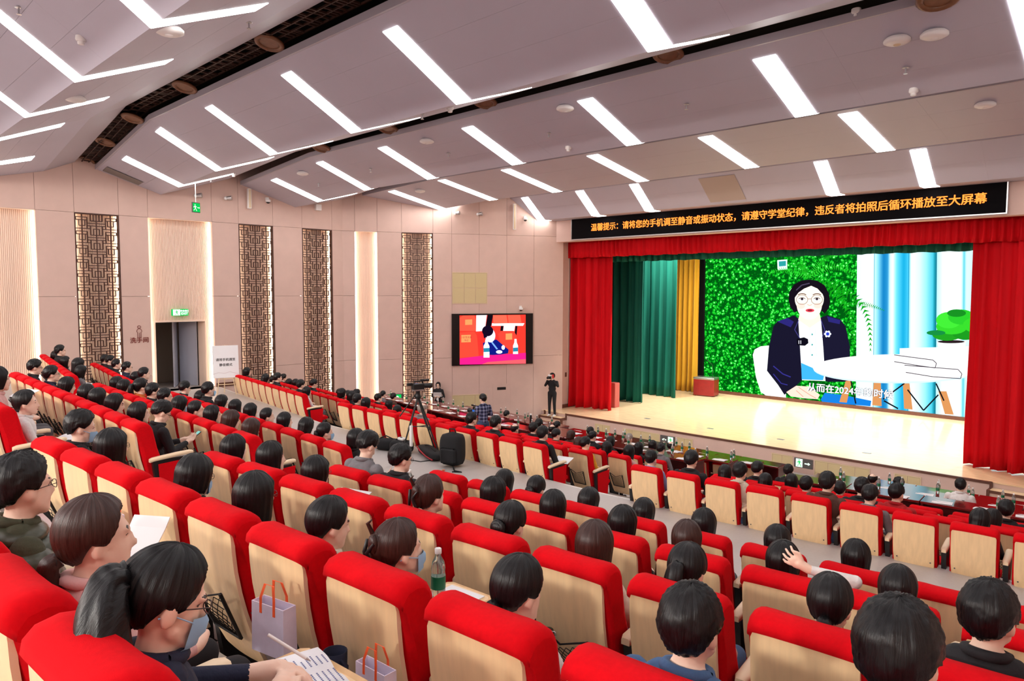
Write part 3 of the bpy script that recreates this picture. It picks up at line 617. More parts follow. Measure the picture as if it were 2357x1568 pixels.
pic('face_image', ellp(998, 655, 92, 92, 36), (255, 238, 222)); pic('face_image', ellp(998, 690, 80, 98, 36), (255, 236, 220)); pic('cheek_image', ellp(945, 700, 26, 18, 20), (255, 214, 200)); pic('cheek_image', ellp(1052, 698, 26, 18, 20), (255, 214, 200))
pic('fringe_image', [(903, 650), (912, 600), (950, 565), (1000, 552), (1050, 562), (1088, 600), (1096, 660), (1082, 625), (1050, 590), (1010, 572), (965, 590), (930, 615)], (20, 14, 24)); stroke('hair_sheen_image', [(915, 600), (950, 568), (1000, 556)], 7, (70, 60, 84)); stroke('lapel_image', [(930, 790), (905, 850), (938, 905)], 5, (60, 56, 120)); stroke('lapel_image', [(1072, 790), (1096, 850), (1080, 900)], 5, (60, 56, 120)); stroke('shirt_pleat_image', [(1000, 840), (1010, 1020)], 3, (205, 222, 226)); stroke('shirt_pleat_image', [(1034, 840), (1044, 1020)], 3, (205, 222, 226))
for cx in (952, 1046):
    pic('eye_image', ellp(cx, 657, 19, 8, 16), (245, 246, 250)); pic('eye_image', ellp(cx, 656, 9, 8, 12), (50, 36, 44)); stroke('eyelid_image', [(cx-20, 655), (cx-8, 648), (cx+8, 648), (cx+20, 655)], 4, (70, 50, 50)); stroke('eyebrow_image', [(cx-26, 630), (cx-8, 622), (cx+10, 622), (cx+26, 630)], 6, (110, 88, 78)); stroke('glasses_image', ellp(cx, 660, 36, 30, 18)+[(cx+36, 660)], 3, (120, 95, 80))
stroke('glasses_image', [(988, 655), (1010, 655)], 3, (120, 95, 80)); stroke('nose_image', [(985, 690), (1000, 697), (1015, 690)], 5, (235, 190, 170))
pic('mouth_image', ellp(1002, 728, 28, 11, 16), (215, 60, 80)); pic('mouth_image', ellp(1002, 728, 16, 5, 12), (120, 30, 40))
pic('microphone_image', [(918, 908), (965, 898), (990, 910), (992, 935), (970, 952), (920, 948)], (12, 10, 22)); stroke('microphone_mark_image', [(932, 918), (932, 940)], 4, (230, 230, 240)); stroke('microphone_mark_image', [(944, 918), (944, 940)], 4, (230, 230, 240))
for k in range(6): a = k*60; pic('brooch_image', ellp(1114+15*math.cos(math.radians(a)), 877+15*math.sin(math.radians(a)), 8, 8, 10), (225, 230, 255))
pic('brooch_image', ellp(1114, 877, 11, 11, 10), (40, 60, 190))
pic('hands_image', [(852, 1245), (915, 1205), (990, 1210), (1065, 1262), (1050, 1290), (960, 1284), (880, 1272)], (255, 214, 196))
stroke('finger_image', [(930, 1215), (1000, 1262), (1040, 1284)], 4, (215, 150, 130)); stroke('finger_image', [(915, 1235), (960, 1275)], 4, (215, 150, 130))
pic('jeans_image', [(1070, 1292), (1095, 1250), (1200, 1262), (1390, 1300), (1385, 1335), (1080, 1308)], (20, 120, 210))
for P in ([(1228, 1175), (1268, 1170), (1235, 1312), (1188, 1308)], [(1405, 1180), (1450, 1180), (1456, 1334), (1396, 1328)], [(1590, 1190), (1632, 1190), (1652, 1356), (1598, 1350)], [(1815, 1240), (1866, 1240), (1912, 1388), (1856, 1384)], [(2080, 1190), (2120, 1190), (2150, 1410), (2095, 1405)]): pic('table_leg_image', P, (205, 140, 84))
for P in ([(1465, 1290), (1600, 1190)], [(1620, 1230), (1720, 1360)], [(1720, 1362), (1815, 1262)], [(1800, 1190), (1850, 1300)], [(1262, 1175), (1292, 1318)], [(1470, 1300), (1560, 1350)]): stroke('table_brace_image', P, 9, (20, 20, 26))
pic('white_box_image', [(1570, 968), (2200, 950), (2200, 1120), (1570, 1060)], (255, 255, 255)); pic('plant_pot_image', [(1806, 925), (1990, 918), (1985, 968), (1815, 968)], (246, 250, 250)); pic('soil_image', ellp(1896, 926, 86, 10, 20), (40, 26, 30))
for cx, cy, rx, ry, col in ((1870, 880, 95, 40, (30, 150, 30)), (1990, 870, 90, 45, (24, 140, 28)), (1900, 830, 100, 50, (50, 200, 40)), (1880, 790, 80, 52, (60, 215, 50)), (1960, 770, 84, 48, (40, 190, 40)), (1930, 745, 60, 24, (20, 130, 30)), (2060, 820, 90, 50, (50, 200, 40)), (1800, 870, 60, 16, (20, 130, 60))): pic('plant_leaf_image', ellp(cx, cy, rx, ry, 20), col)
pic('table_edge_image', ellp(1560, 1100, 536, 90, 44), (205, 228, 240)); pic('table_image', ellp(1560, 1092, 540, 86, 44), (255, 255, 255))
for P in ([(1535, 1010), (1780, 1042), (1802, 1062), (1795, 1092), (1690, 1078), (1535, 1052)], [(1600, 1075), (1940, 1102), (1964, 1130), (1955, 1160), (1780, 1148), (1608, 1120)]): stroke('book_edge_image', P, 5, (70, 60, 70))
SUB = '从而在2024年的时候'
p0, p1 = pl(*T1(985, 1215), y=YSC-.2), pl(*T1(1532, 1268), y=YSC-.2)
for nm, col, bold, dy in (('subtitle_outline', (40, 40, 60), .03, -.185), ('subtitle_text', (250, 250, 255), .01, -.195)):
    t = text_mesh(nm, SUB, .50, ecol(col), scr, ((p0[0]+p1[0])/2, YSC+dy, (p0[2]+p1[2])/2), (1, 0, 0), (0, 0, 1), .001, bold=bold)
    xs = [v.co.x for v in t.data.vertices]; f = (p1[0]-p0[0])/(max(xs)-min(xs)); c0 = (max(xs)+min(xs))/2
    for v in t.data.vertices: v.co.x = (v.co.x-c0)*f; v.co.y *= f
# ================================================================ wall display on the splayed wall
def T2(x, y): return 700+x/2.946, 450+y/2.946
s0, z0 = on2(*T2(1000, 1155)); s1, z1 = on2(*T2(1548, 799))
tv = empty('wall_display', FR2((s0+s1)/2, (z0+z1)/2, .0), 0, 'wide wall display showing a boy among red seats, framed in black', 'display'); tvl = np.array(tv.location)
L2 = lambda s, z, d: tuple(np.array(FR2(s, z, d))-tvl)
m = MB(); m.fbox(L2, s0, s1, z0, z1, -.0, .07); m.build('housing', mat('tv_black', (8, 8, 10), .25), tv)
TL = [0]
def tvp(name, pts, rgb, strength=1.25):
    TL[0] += 1; d = .072+.0012*TL[0]; m = MB(); m.poly([L2(*on2(*T2(x, y)), d) for x, y in pts]); return m.build(name, ecol(rgb, strength), tv)
tvp('picture', [(1051, 814), (1498, 808), (1498, 1139), (1052, 1146)], (245, 56, 44))
tvp('seat_image', [(1051, 830), (1075, 814), (1150, 813), (1162, 840), (1162, 918), (1052, 918)], (255, 84, 62)); tvp('seat_image', [(1052, 930), (1150, 922), (1168, 950), (1185, 1090), (1052, 1100)], (250, 70, 52))
tvp('white_seat_image', [(1164, 812), (1235, 811), (1222, 918), (1162, 922)], (248, 236, 240)); tvp('gap_image', [(1240, 811), (1278, 811), (1266, 880), (1244, 925), (1222, 920)], (16, 10, 20))
tvp('white_seat_image', [(1270, 866), (1490, 866), (1480, 884), (1268, 884)], (250, 236, 236)); tvp('seat_image', [(1276, 812), (1368, 811), (1376, 866), (1280, 868)], (255, 100, 76)); tvp('seat_image', [(1376, 811), (1460, 810), (1470, 864), (1382, 866)], (255, 92, 70))
tvp('white_seat_image', [(1350, 884), (1426, 884), (1420, 920), (1345, 920)], (250, 240, 240)); tvp('gap_image', [(1330, 884), (1348, 884), (1344, 922), (1326, 920)], (16, 10, 20)); tvp('gap_image', [(1428, 884), (1442, 884), (1436, 950), (1424, 930)], (16, 10, 20))
tvp('seat_image', [(1168, 940), (1200, 920), (1290, 918), (1312, 950), (1310, 1000), (1180, 1090)], (246, 50, 44)); tvp('seat_image', [(1312, 940), (1330, 918), (1415, 918), (1436, 950), (1420, 1060), (1330, 1010)], (252, 66, 52))
for x, y, w, h in ((1088, 842, 48, 36), (1062, 946, 64, 50), (1362, 936, 44, 42)): tvp('name_sheet_image', [(x, y), (x+w, y-2), (x+w, y+h-2), (x, y+h)], (255, 150, 90))
tvp('jacket_image', [(1208, 1000), (1240, 985), (1300, 976), (1340, 1010), (1382, 1045), (1378, 1070), (1300, 1082), (1250, 1080), (1214, 1070)], (14, 24, 120)); tvp('jacket_stripe_image', [(1255, 985), (1266, 984), (1310, 1040), (1300, 1044)], (120, 170, 255))
tvp('face_image', ellp(1258, 950, 34, 46, 24), (236, 226, 250)); tvp('hair_image', ellp(1240, 918, 38, 36, 24), (18, 8, 30)); tvp('hair_image', [(1206, 915), (1230, 905), (1236, 960), (1215, 968)], (18, 8, 30))
tvp('hand_image', ellp(1318, 1060, 22, 12, 14), (240, 226, 248)); tvp('hand_image', ellp(1345, 1030, 12, 16, 14), (240, 226, 248))
tvp('table_image', [(1052, 1104), (1200, 1086), (1498, 1066), (1498, 1139), (1052, 1146)], (236, 30, 130)); tvp('table_edge_image', [(1240, 1128), (1498, 1108), (1498, 1139), (1200, 1144)], (255, 90, 100))
for x, y0, y1, w in ((1232, 975, 1098, 20), (1428, 972, 1074, 17)): tvp('bottle_image', [(x-w*.4, y0), (x+w*.4, y0), (x+w*.5, y0+25), (x+w, y0+45), (x+w, y1), (x-w, y1), (x-w, y0+45), (x-w*.5, y0+25)], (240, 248, 255)); tvp('bottle_label_image', [(x-w, y0+60), (x+w, y0+58), (x+w, y0+84), (x-w, y0+86)], (40, 130, 160))
for body, x, y, sz in (('小区党支部', 1094, 962, .085), ('书记', 1094, 982, .085)):
    s, z = on2(*T2(x, y)); text_mesh('name_text', body, sz, ecol((90, 40, 50), 1.25), tv, FR2(s, z, .125), (math.sin(A2), math.cos(A2), 0), (0, 0, 1), .0005)
# ================================================================ fittings on the splayed wall
def g2(x0, y0, x1, y1, nx, nz, lab):
    a, b = on2(*T2(x0, y1)), on2(*T2(x1, y0)); grille(FR2, a[0], b[0], a[1], b[1], nx, nz, lab, 0.0)
g2(1003, 522, 1242, 735, 3, 2, 'square beige loudspeaker grille above the wall display')
g2(1003, 1345, 1238, 1445, 3, 1, 'low beige vent grille on the wall behind the standing cameraman')
a, b = on2(*T2(1283, 1500)), on2(*T2(1397, 1278)); m = MB(); m.fbox(FR2, a[0], b[0], .25, b[1], 0, .008); hd = struct('door_4', m, M['wall'])
m = MB(); m.fbox(FR2, a[0]-.02, a[0], .25, b[1]+.02, 0, .012); m.fbox(FR2, b[0], b[0]+.02, .25, b[1]+.02, 0, .012); m.fbox(FR2, a[0], b[0], b[1], b[1]+.02, 0, .012); m.build('door_trim', M['wall'], hd)
a = on2(*T2(1338, 1309)); m = MB(); m.fbox(FR2, a[0]-.17, a[0]+.17, a[1]-.05, a[1]+.05, .008, .02); m.build('door_plate', M['blackplastic'], hd)
def dev(name, fr, s, z, label, cat):
    o = empty(name, fr(s, z, 0), 0, label, cat); iv = np.array(o.location); return o, (lambda a, b, c: tuple(np.array(fr(a, b, c))-iv))
def column_speaker(fr, s, z, h, label):
    o, L = dev('column_speaker', fr, s, z, label, 'loudspeaker'); m = MB(); m.fbox(L, s-.05, s+.05, z-h/2, z+h/2, .06, .16); m.build('body', M['white'], o)
    m = MB(); m.fbox(L, s-.035, s+.035, z-h/2+.02, z+h/2-.02, .16, .164); m.build('grille', M['grille_frame'], o); m = MB(); m.fbox(L, s-.02, s+.02, z-.05, z+.05, 0, .06); m.build('bracket', M['metal'], o)
def dome_cam(fr, s, z, label, dark=True):
    o, L = dev('security_camera', fr, s, z, label, 'security camera'); m = MB(); m.fbox(L, s-.04, s+.04, z+.0, z+.08, 0, .10); m.build('bracket', M['white'], o)
    c = L(s, z-.03, .12); m = MB(); m.ell(c, (.085, .085, .06), 12, 8); m.build('housing', M['white'], o); m = MB(); m.ell((c[0], c[1], c[2]-.03), (.065, .065, .06), 12, 8); m.build('dome', M['blackplastic'] if dark else M['glass'], o)
def spot(fr, s, z, label):
    o, L = dev('wall_spotlight', fr, s, z, label, 'spotlight'); m = MB(); m.ell(L(s, z, .06), (.06, .06, .06), 10, 8); m.build('base', M['white'], o)
    m = MB(); m.tube([L(s, z, .06), L(s+.14, z+.02, .16)], [.05, .075], 10); m.build('head', M['metal'], o)
for px, py, lab in ((1047, 492, 'white wall spotlight under the ceiling, left of two above the display'), (1099, 494, 'white wall spotlight under the ceiling, right of two above the display')): spot(FR2, *on2(px, py), lab)
column_speaker(FR2, *on2(1182, 500), .95, 'slim white column loudspeaker high on the wall beside the stage')
dome_cam(FR2, *on2(1207, 503), 'small black dome camera under the ceiling beside the column loudspeaker')
dome_cam(FR2, *on2(1197, 709), 'black wall camera on a bracket just above the wall display')
# ================================================================ fittings on the long left wall
for px, py, lab in ((449, 451, 'white wall spotlight behind the hanging exit sign'), (518, 457, 'white wall spotlight left of the column loudspeaker near the ceiling')): spot(FR1, *on1(px, py), lab)
column_speaker(FR1, *on1(570, 458), .62, 'slim grey column loudspeaker above the fretwork screen on the left wall')
dome_cam(FR1, *on1(613, 461), 'black and white dome camera on the left wall near the ceiling')
s, z = on1(730, 478); o, L = dev('wall_box', FR1, s, z, 'small white box mounted on the left wall under the ceiling', 'junction box'); m = MB(); m.fbox(L, s-.1, s+.1, z-.1, z+.1, 0, .12); m.build('body', M['white'], o)
M['signred'] = mat('sign_red', (120, 44, 36), .5)
s, z = on1(321, 782); o = empty('toilet_sign', FR1(s, z, 0), 0, 'brown toilet sign with standing figure on the wall beside the door', 'sign')
text_mesh('sign_text', '洗手间', .17, M['signred'], o, FR1(s, on1(321, 784)[1], .008), (0, 1, 0), (0, 0, 1), .002, bold=.004)
m = MB(); zf = on1(321, 763)[1]-z; h = .36
m.tube([(.008, .045*math.cos(a*.524), zf+.13+.03*0+.035*math.sin(a*.524)) for a in range(13)], .008, 5)
m.tube([(.008, y, zf+zz) for y, zz in ((-.045, -.19), (-.045, -.02), (-.065, -.02), (-.065, .03), (-.03, .075), (.03, .075), (.065, .03), (.065, -.02), (.045, -.02), (.045, -.19))], .008, 5)
m.tube([(.008, 0, zf-.19), (.008, 0, zf-.04)], .006, 5); m.build('figure', M['signred'], o)
# lit exit sign over the door
s0, z0 = on1(401, 727); s1, z1 = on1(437, 712); o = empty('exit_sign', FR1((s0+s1)/2, (z0+z1)/2, -.15), 0, 'lit green exit sign with EXIT lettering above the open door', 'exit sign'); w = (s1-s0)/2; h = (z1-z0)/2*1.05; L = lambda a, b2, c: (c, a, b2)
m = MB(); m.fbox(L, -w, w, -h, h, -.07, .03); m.build('housing', M['exitgreen'], o)
m = MB(); m.fbox(L, -w*.96, -w*.04, -h*.92, h*.92, .03, .034); m.build('pictogram_panel', M['exitwhite'], o)
m = MB(); runner(m, L, -w*.5, -h*.8, h*1.6, .036); m.build('running_figure', M['exitgreen'], o)
for body, zz, sz in (('安全出口', .42, h*.62), ('EXIT', -.42, h*1.0)): text_mesh('sign_text', body, sz, M['exitwhite'], o, tuple(np.array(o.location)+np.array((.034, w*.5, zz*h))), (0, 1, 0), (0, 0, 1), .001, bold=.006)
def ceil_z(x, y):
    for prof in BAF.values():
        for a, b in zip(prof[:-1], prof[1:]):
            if a[0] <= y <= b[0]:
                t = (y-a[0])/(b[0]-a[0]); return zat(tuple(a[i]+(b[i]-a[i])*t for i in range(3)), x)
    return 9.2
# hanging exit sign
p = np.array(FR1(*on1(451, 477), 0)); p = pl(451, 478, x=-20.6); o = empty('hanging_exit_sign', tuple(p), math.radians(20), 'small green exit sign hanging on a white rod from the ceiling', 'exit sign')
m = MB(); m.box((-.02, -.13, -.14), (.02, .13, .14)); m.build('housing', M['signgrey'], o); m = MB(); L = lambda a, b2, c: (c, a, b2); m.fbox(L, -.12, .12, -.12, .12, .02, .023); m.build('green_panel', M['exitgreen'], o)
m = MB(); runner(m, L, -.05, -.1, .2, .025); m.build('running_figure', M['exitwhite'], o); m = MB(); arrow(m, L, .07, 0, .09, .0245, 1); m.build('arrow', M['exitwhite'], o)
m = MB(); m.tube([(0, 0, .14), (0, 0, ceil_z(p[0], p[1])-p[2]+.02)], .012, 6); m.build('rod', M['white'], o)
# low exit sign glowing behind the left desks
s, z = on2(907, 916); o, L = dev('floor_exit_sign', FR2, s, z, 'low green exit sign glowing on the wall behind the left desks', 'exit sign')
m = MB(); m.fbox(L, s-.34, s+.34, z-.09, z+.14, 0, .03); m.build('housing', M['signgrey'], o); m = MB(); m.fbox(L, s-.32, s+.26, z-.07, z+.12, .03, .034); m.build('green_panel', M['exitgreen'], o); m = MB(); runner(m, L, s-.16, z-.06, .17, .036); arrow(m, L, s+.08, z+.03, .2, .036, 1); m.build('pictogram', M['exitwhite'], o)
# ================================================================ small ceiling fittings
def ceil_hit(px, py):
    r = ray(px, py); t = 3.0; last = None
    while t < 40:
        q = CAM+r*t
        if q[2] >= ceil_z(q[0], q[1]): return q
        t += .02
    return None
def put(kind, px, py, label):
    q = ceil_hit(px, py)
    if q is None: return
    z = ceil_z(q[0], q[1])
    o = empty({'disc': 'ceiling_access_point', 'dome': 'ceiling_dome', 'smoke': 'smoke_detector', 'sprinkler': 'sprinkler_head'}[kind], (q[0], q[1], z+.02), 0, label, {'disc': 'access point', 'dome': 'ceiling dome', 'smoke': 'smoke detector', 'sprinkler': 'sprinkler'}[kind])
    if kind in ('disc', 'dome'):
        m = MB(); m.lathe([(.14, 0), (.17, -.03), (.17, -.06), (.12, -.085), (.03, -.095)], 18); m.build('housing', M['white'], o); m = MB(); m.lathe([(.05, -.09), (.04, -.105), (.005, -.11)], 12); m.build('cap', M['grille_frame'] if kind == 'dome' else M['white'], o)
    elif kind == 'smoke':
        m = MB(); m.lathe([(.06, 0), (.065, -.05), (.05, -.07)], 14); m.build('base', M['white'], o); m = MB(); m.lathe([(.04, -.07), (.042, -.1), (.03, -.11)], 14); m.build('sensor', M['white'], o)
    else:
        m = MB(); m.lathe([(.035, -.02), (.05, -.03), (.035, -.035)], 12); m.build('rosette', M['metal'], o); m = MB(); m.tube([(0, 0, -.03), (0, 0, -.11)], .012, 6); m.build('stem', M['metal'], o); m = MB(); m.lathe([(.03, -.11), (.03, -.116)], 10); m.build('deflector', M['metal'], o)
for px, py, lab in ((2151, 75, 'large white round access point on the upper right ceiling baffle'), (2268, 238, 'white round access point near the right end of the fourth baffle'), (389, 66, 'round access point on the top-left baffle near the big strip'), (172, 224, 'round access point on the top-left baffle nearer the left edge'), (1301, 247, 'pale round access point in the middle of the third baffle'), (983, 323, 'pale round access point left of the middle on the third baffle'), (697, 397, 'round access point near the left end of the third baffle'), (967, 438, 'pale round access point near the left end of the fourth baffle')): put('disc', px, py, lab)
put('dome', 2065, 90, 'clear-rimmed ceiling dome beside the large white access point')
for px, py, lab in ((186, 86, 'white smoke detector on the top-left baffle'), (1308, 338, 'small smoke detector in the middle of the third baffle'), (2103, 206, 'smoke detector at the right of the third baffle'), (1036, 247, 'smoke detector on the edge of the second baffle'), (1971, 23, 'smoke detector on the edge of the second baffle at top right'), (538, 400, 'smoke detector near the left end of the second baffle')): put('smoke', px, py, lab)
for i, (px, py) in enumerate(((43, 14), (573, 50), (2085, 152), (1580, 238), (1263, 305), (1032, 352), (853, 388), (733, 422), (486, 411), (972, 262))): put('sprinkler', px, py, f'small metal sprinkler head in the ceiling, {["top left corner", "edge of the top-left baffle", "right end of the third baffle", "right of the middle of the third baffle", "middle of the third baffle", "left of the middle of the third baffle", "left part of the third baffle", "left end of the third baffle", "left end of the second baffle", "edge of the second baffle"][i]}')
# ceiling vents and the projector hatch
q = ceil_hit(270, 399); o = empty('ceiling_vent', (q[0], q[1], ceil_z(q[0], q[1])), 0, 'long dark vent at the left end of the second baffle', 'vent'); m = MB()
zz = lambda x, y: ceil_z(x, y)-ceil_z(q[0], q[1])-.02
N_ = 8
for i in range(N_+1): m.v += [(dx, -.6+1.2*i/N_, zz(q[0]+dx, q[1]-.6+1.2*i/N_)) for dx in (-.2, .2)]
m.f = [(2*i, 2*i+2, 2*i+3, 2*i+1) for i in range(N_)]; m.mi = [0]*N_; m.sm = [False]*N_; m.build('slats', mat('vent_grey', (128, 120, 116), .6), o)
p = [pl(x, y, y=20.02) for x, y in ((1627, 405), (1703, 398), (1715, 458), (1645, 463))]; xs = [v[0] for v in p]
o = empty('projector_hatch', ((min(xs)+max(xs))/2, 19.85, 8.46), 0, 'square beige recessed hatch in the frontmost baffle between light strips', 'hatch'); m = MB(); w = (max(xs)-min(xs))/2-.05
m.add([(-w, -.42, .352-.012), (w, -.42, .352-.012), (w, .34, -.285-.012), (-w, .34, -.285-.012)], [(0, 3, 2, 1)]); m.add([(-w, -.42, .40), (w, -.42, .40), (w, .34, -.24), (-w, .34, -.24)], [(0, 1, 2, 3)]); m.build('panel', mat('hatch', (176, 160, 150), .6), o)
# ================================================================ auditorium chairs
HW = .99      # height of the wooden back's top edge above the row floor
def back_profile(z):
    # y of the wooden back panel's rear face at height z (chair faces +y)
    t = (z-.30)/.69
    return -.125-.175*(1-(1-t)**2.0)+ (0.0 if t < .8 else -.0)
def chair_meshes():
    D = {}
    # wooden back panel with rounded corners
    W = .202; n = 9; r = .03
    zs = [.30, .305, .32, .40, .50, .60, .70, .80, .90, .96, .98, .988, .99]
    def hwid(z):
        h = W
        for ze in (.30, .99):
            d = abs(z-ze)
            if d < r: h = W - r + math.sqrt(max(0, r*r-(r-d)**2))
        return h - (.02*max(0, (.55-z)/.25) if z < .55 else 0)
    m = MB(); th = .018
    rows_b = []; rows_f = []
    for z in zs:
        h = hwid(z); y = back_profile(z)
        rows_b.append([(h*(-1+2*k/6), y-.012*(1-(k/3-1)**2)*0+.010*(1-(abs(k-3)/3)**2)*-1, z) for k in range(7)])
        rows_f.append([(p[0], p[1]+th, p[2]) for p in rows_b[-1]])
    ring = []
    nr = len(zs); vs = [p for r_ in rows_b for p in r_]+[p for r_ in rows_f for p in r_]; fs = []; o = nr*7
    mi = []
    for i in range(nr-1):
        for k in range(6):
            fs.append((i*7+k, i*7+k+1, (i+1)*7+k+1, (i+1)*7+k)); fs.append((o+i*7+k+1, o+i*7+k, o+(i+1)*7+k, o+(i+1)*7+k+1))
    m.add(vs, fs, 0, True)
    ed = []
    for i in range(nr-1): ed += [(o+i*7, i*7, (i+1)*7, o+(i+1)*7), (i*7+6, o+i*7+6, o+(i+1)*7+6, (i+1)*7+6)]
    for k in range(6): ed += [(k+1, k, o+k, o+k+1), ((nr-1)*7+k, (nr-1)*7+k+1, o+(nr-1)*7+k+1, o+(nr-1)*7+k)]
    m.add(vs, ed, 1)
    D['back_panel'] = m.data('back_panel', [M['beech'], M['beech_edge']])
    # red backrest cushion with a roll over the top
    prof = []
    fr = [(.42, .03), (.55, -.015), (.68, -.055), (.80, -.09), (.92, -.115), (1.0, -.135)]
    bk = [(1.03, -.318), (1.0, -.324), (.982, -.30)]
    rearlow = [(.80, back_profile(.80)+.02), (.60, back_profile(.60)+.02), (.42, back_profile(.42)+.02)]
    top = [(1.035, -.155), (1.058, -.19), (1.066, -.24), (1.056, -.292)]
    loop = [(y, z) for z, y in fr+top+bk+rearlow]
    cyc = np.mean([p[0] for p in loop]); czc = .78
    m = MB(); rings = []; Wc = .220
    for x, sh in ((-Wc, .055), (-Wc+.005, .032), (-Wc+.018, .014), (-Wc+.04, .004), (-Wc+.08, 0), (-.08, 0), (.08, 0), (Wc-.08, 0), (Wc-.04, .004), (Wc-.018, .014), (Wc-.005, .032), (Wc, .055)):
        ring = []
        for (y, z) in loop:
            dy, dz = y-cyc, z-czc; L = math.hypot(dy, dz*.4)+1e-6
            yy = y-sh*dy/L*.8; zz = z-sh*np.sign(dz)*min(1, abs(dz)/.25)*.8
            if z > 1.03: zz -= .010*(1-(x/Wc)**2)
            if y > -.2 and z < 1.05: yy -= .02*(1-(x/Wc)**2)*-0 + .015*(1-(x/Wc)**2)
            ring.append((x, yy, zz))
        rings.append(ring)
    m.loft(rings, 0, True, True); D['backrest'] = m.data('backrest', M['redfab'])
    # seat
    m = MB(); rings = []
    sp = [(-.14, .40), (-.14, .47), (.0, .455), (.2, .46), (.32, .475), (.36, .45), (.35, .40), (.2, .36), (.0, .35)]
    for x, sh in ((-.205, .02), (-.19, .005), (-.16, 0), (0, 0), (.16, 0), (.19, .005), (.205, .02)):
        rings.append([(x, y*(1-sh), .42+(z-.42)*(1-sh*12)) for y, z in sp])
    m.loft(rings, 0, True); D['seat'] = m.data('seat', M['redfab'])
    # arm: wooden cap on a black standard
    m = MB(); rings = []
    for y, z, w in ((-.20, .705, .022), (-.17, .715, .032), (.05, .735, .034), (.17, .74, .034), (.20, .735, .024)):
        rings.append([(-w, y, z-.022), (w, y, z-.022), (w, y, z), (w*.7, y, z+.01), (-w*.7, y, z+.01), (-w, y, z)])
    m.loft(rings, 0, True); D['arm'] = m.data('armrest', M['beech_edge'])
    m = MB(); rings = []
    for z, y0, y1, w in ((0, -.10, .14, .03), (.02, -.08, .12, .024), (.35, -.13, .10, .022), (.60, -.17, .14, .024), (.70, -.18, .15, .026)):
        rings.append([(-w, y0, z), (w, y0, z), (w, y1, z), (-w, y1, z)])
    m.loft(rings, 0); D['leg'] = m.data('leg', M['blackplastic'])
    m = MB(); rings = []
    pr = [(-.10, .12), (.14, .12), (.19, .68), (-.13, .66)]
    for x in (.026, .034): rings.append([(x, y, z) for y, z in pr])
    m.loft(rings, 0); D['side_panel'] = m.data('side_panel', M['redfab'])
    # net pocket
    f = MB(); ya = lambda z: back_profile(z)-.012
    A = [(-.14, .70), (-.12, .45), (.12, .45), (.14, .70)]
    f.tube([(x, ya(z)-.012-(.03 if z > .6 else 0), z) for x, z in A], .009, 5)
    f.tube([(-.14, ya(.7)-.04, .70), (0, ya(.66)-.07, .655), (.14, ya(.7)-.04, .70)], .005, 4)
    D['pocket'] = f.data('net_pocket', M['net'])
    nm = MB(); N = 9
    def Pn(u, v):
        z = .455+v*(.245-.045*(1-(2*u-1)**2)); w = .12+.02*v; return (w*(2*u-1), ya(z)-.014-.055*v*(1-(2*u-1)**2)-.026*v, z)
    for i in range(-5, N+1):
        for sg in (1, -1):
            pts = []
            for k in range(7):
                v = k/6; u = (i+5*v)/N
                if 0 <= u <= 1: pts.append(Pn(u if sg > 0 else 1-u, v))
            if len(pts) > 1: nm.tube(pts, .0022, 3, smooth=False, cap=False)
    D['net'] = nm.data('net', M['net'])
    # screws
    s = MB(); z = .36
    D['screws'] = []
    for x, z in ((-.165, .55), (.165, .55), (-.16, .40), (.16, .40)):
        s = MB(); y = back_profile(z)-.003; s.lathe([(.008, 0), (.008, .004)], 8, (x, y-.004, z), axis='y'); D['screws'].append(s.data('screw', M['signgrey']))
    return D
CH = chair_meshes()
SEATS = []      # dicts for every chair: row id, index, centre, floor z, rotation
def make_chair(row, i, P, rz, label, group, pocket, end_left, end_right, screws):
    o = empty('auditorium_chair', tuple(P), rz, label, 'chair', group)
    link('seat', CH['seat'], o); bk = link('back_panel', CH['back_panel'], o); link('backrest', CH['backrest'], o)
    def arm(x):
        a = link('armrest', CH['arm'], o, (x, 0, 0)); link('leg', CH['leg'], o, (x, 0, 0)); return a
    arm(-.278)
    if end_right: arm(.278); link('side_panel', CH['side_panel'], o, (.278, 0, 0))
    if end_left:
        sp = link('side_panel', CH['side_panel'], o, (-.278, 0, 0)); sp.scale = (-1, 1, 1)
    if pocket: pk = link('net_pocket', CH['pocket'], o); nt = link('net', CH['net'], pk); nt['kind'] = 'stuff'
    if screws:
        for s in CH['screws']: link('screw', s, bk)
    return o
def row_run(row, A, d, i0, i1, label, pocket=True, endL=False, endR=False, screws=False, order='L', skip=()):
    # A: rear top-left corner of seat 0's back panel, d: vector to the next seat
    A = np.array(A, float); d = np.array(d, float); p = np.linalg.norm(d[:2]); e = d/p; f = np.array([-e[1], e[0], 0]); rz = math.atan2(e[1], e[0])
    n = i1-i0
    for i in range(i0, i1):
        c = A+d*i+e*.202+f*.30; c[2] = A[2]-HW
        k = (i-i0) if order == 'L' else (i1-1-i)
        o = None
        rec = dict(row=row, i=i, c=c, rz=rz, f=f, e=e, lab=label, k=k)
        SEATS.append(rec)
        if i in skip: continue
        lab = f'red chair with beech back, {ORD[min(k, 15)]} from the aisle, {label}'
        rec['obj'] = make_chair(row, i, c, rz, lab, 'auditorium chairs, '+label, pocket, endL and i == i0, endR and i == i1-1, screws)
def run_px(row, a, b, n, z, nl, nr, label, **k):
    A = pl(*a, z=z); B = pl(*b, z=z); d = (B-A)/n; row_run(row, A, d, -nl, n+1+nr, label, **k)
Am = np.array([-1.84, .34, 4.655])
row_run('Rm', Am, (.55, .042, 0), -3, 2, 'row nearest the camera', order='L', skip=())
run_px('R0', (76, 1029), (1299, 1557), 8, 4.385, 0, 2, 'second row, near block', endL=True)
run_px('R1', (463, 1060.6), (1727, 1449), 8, 4.115, 0, 2, 'third row, near block', endL=True)
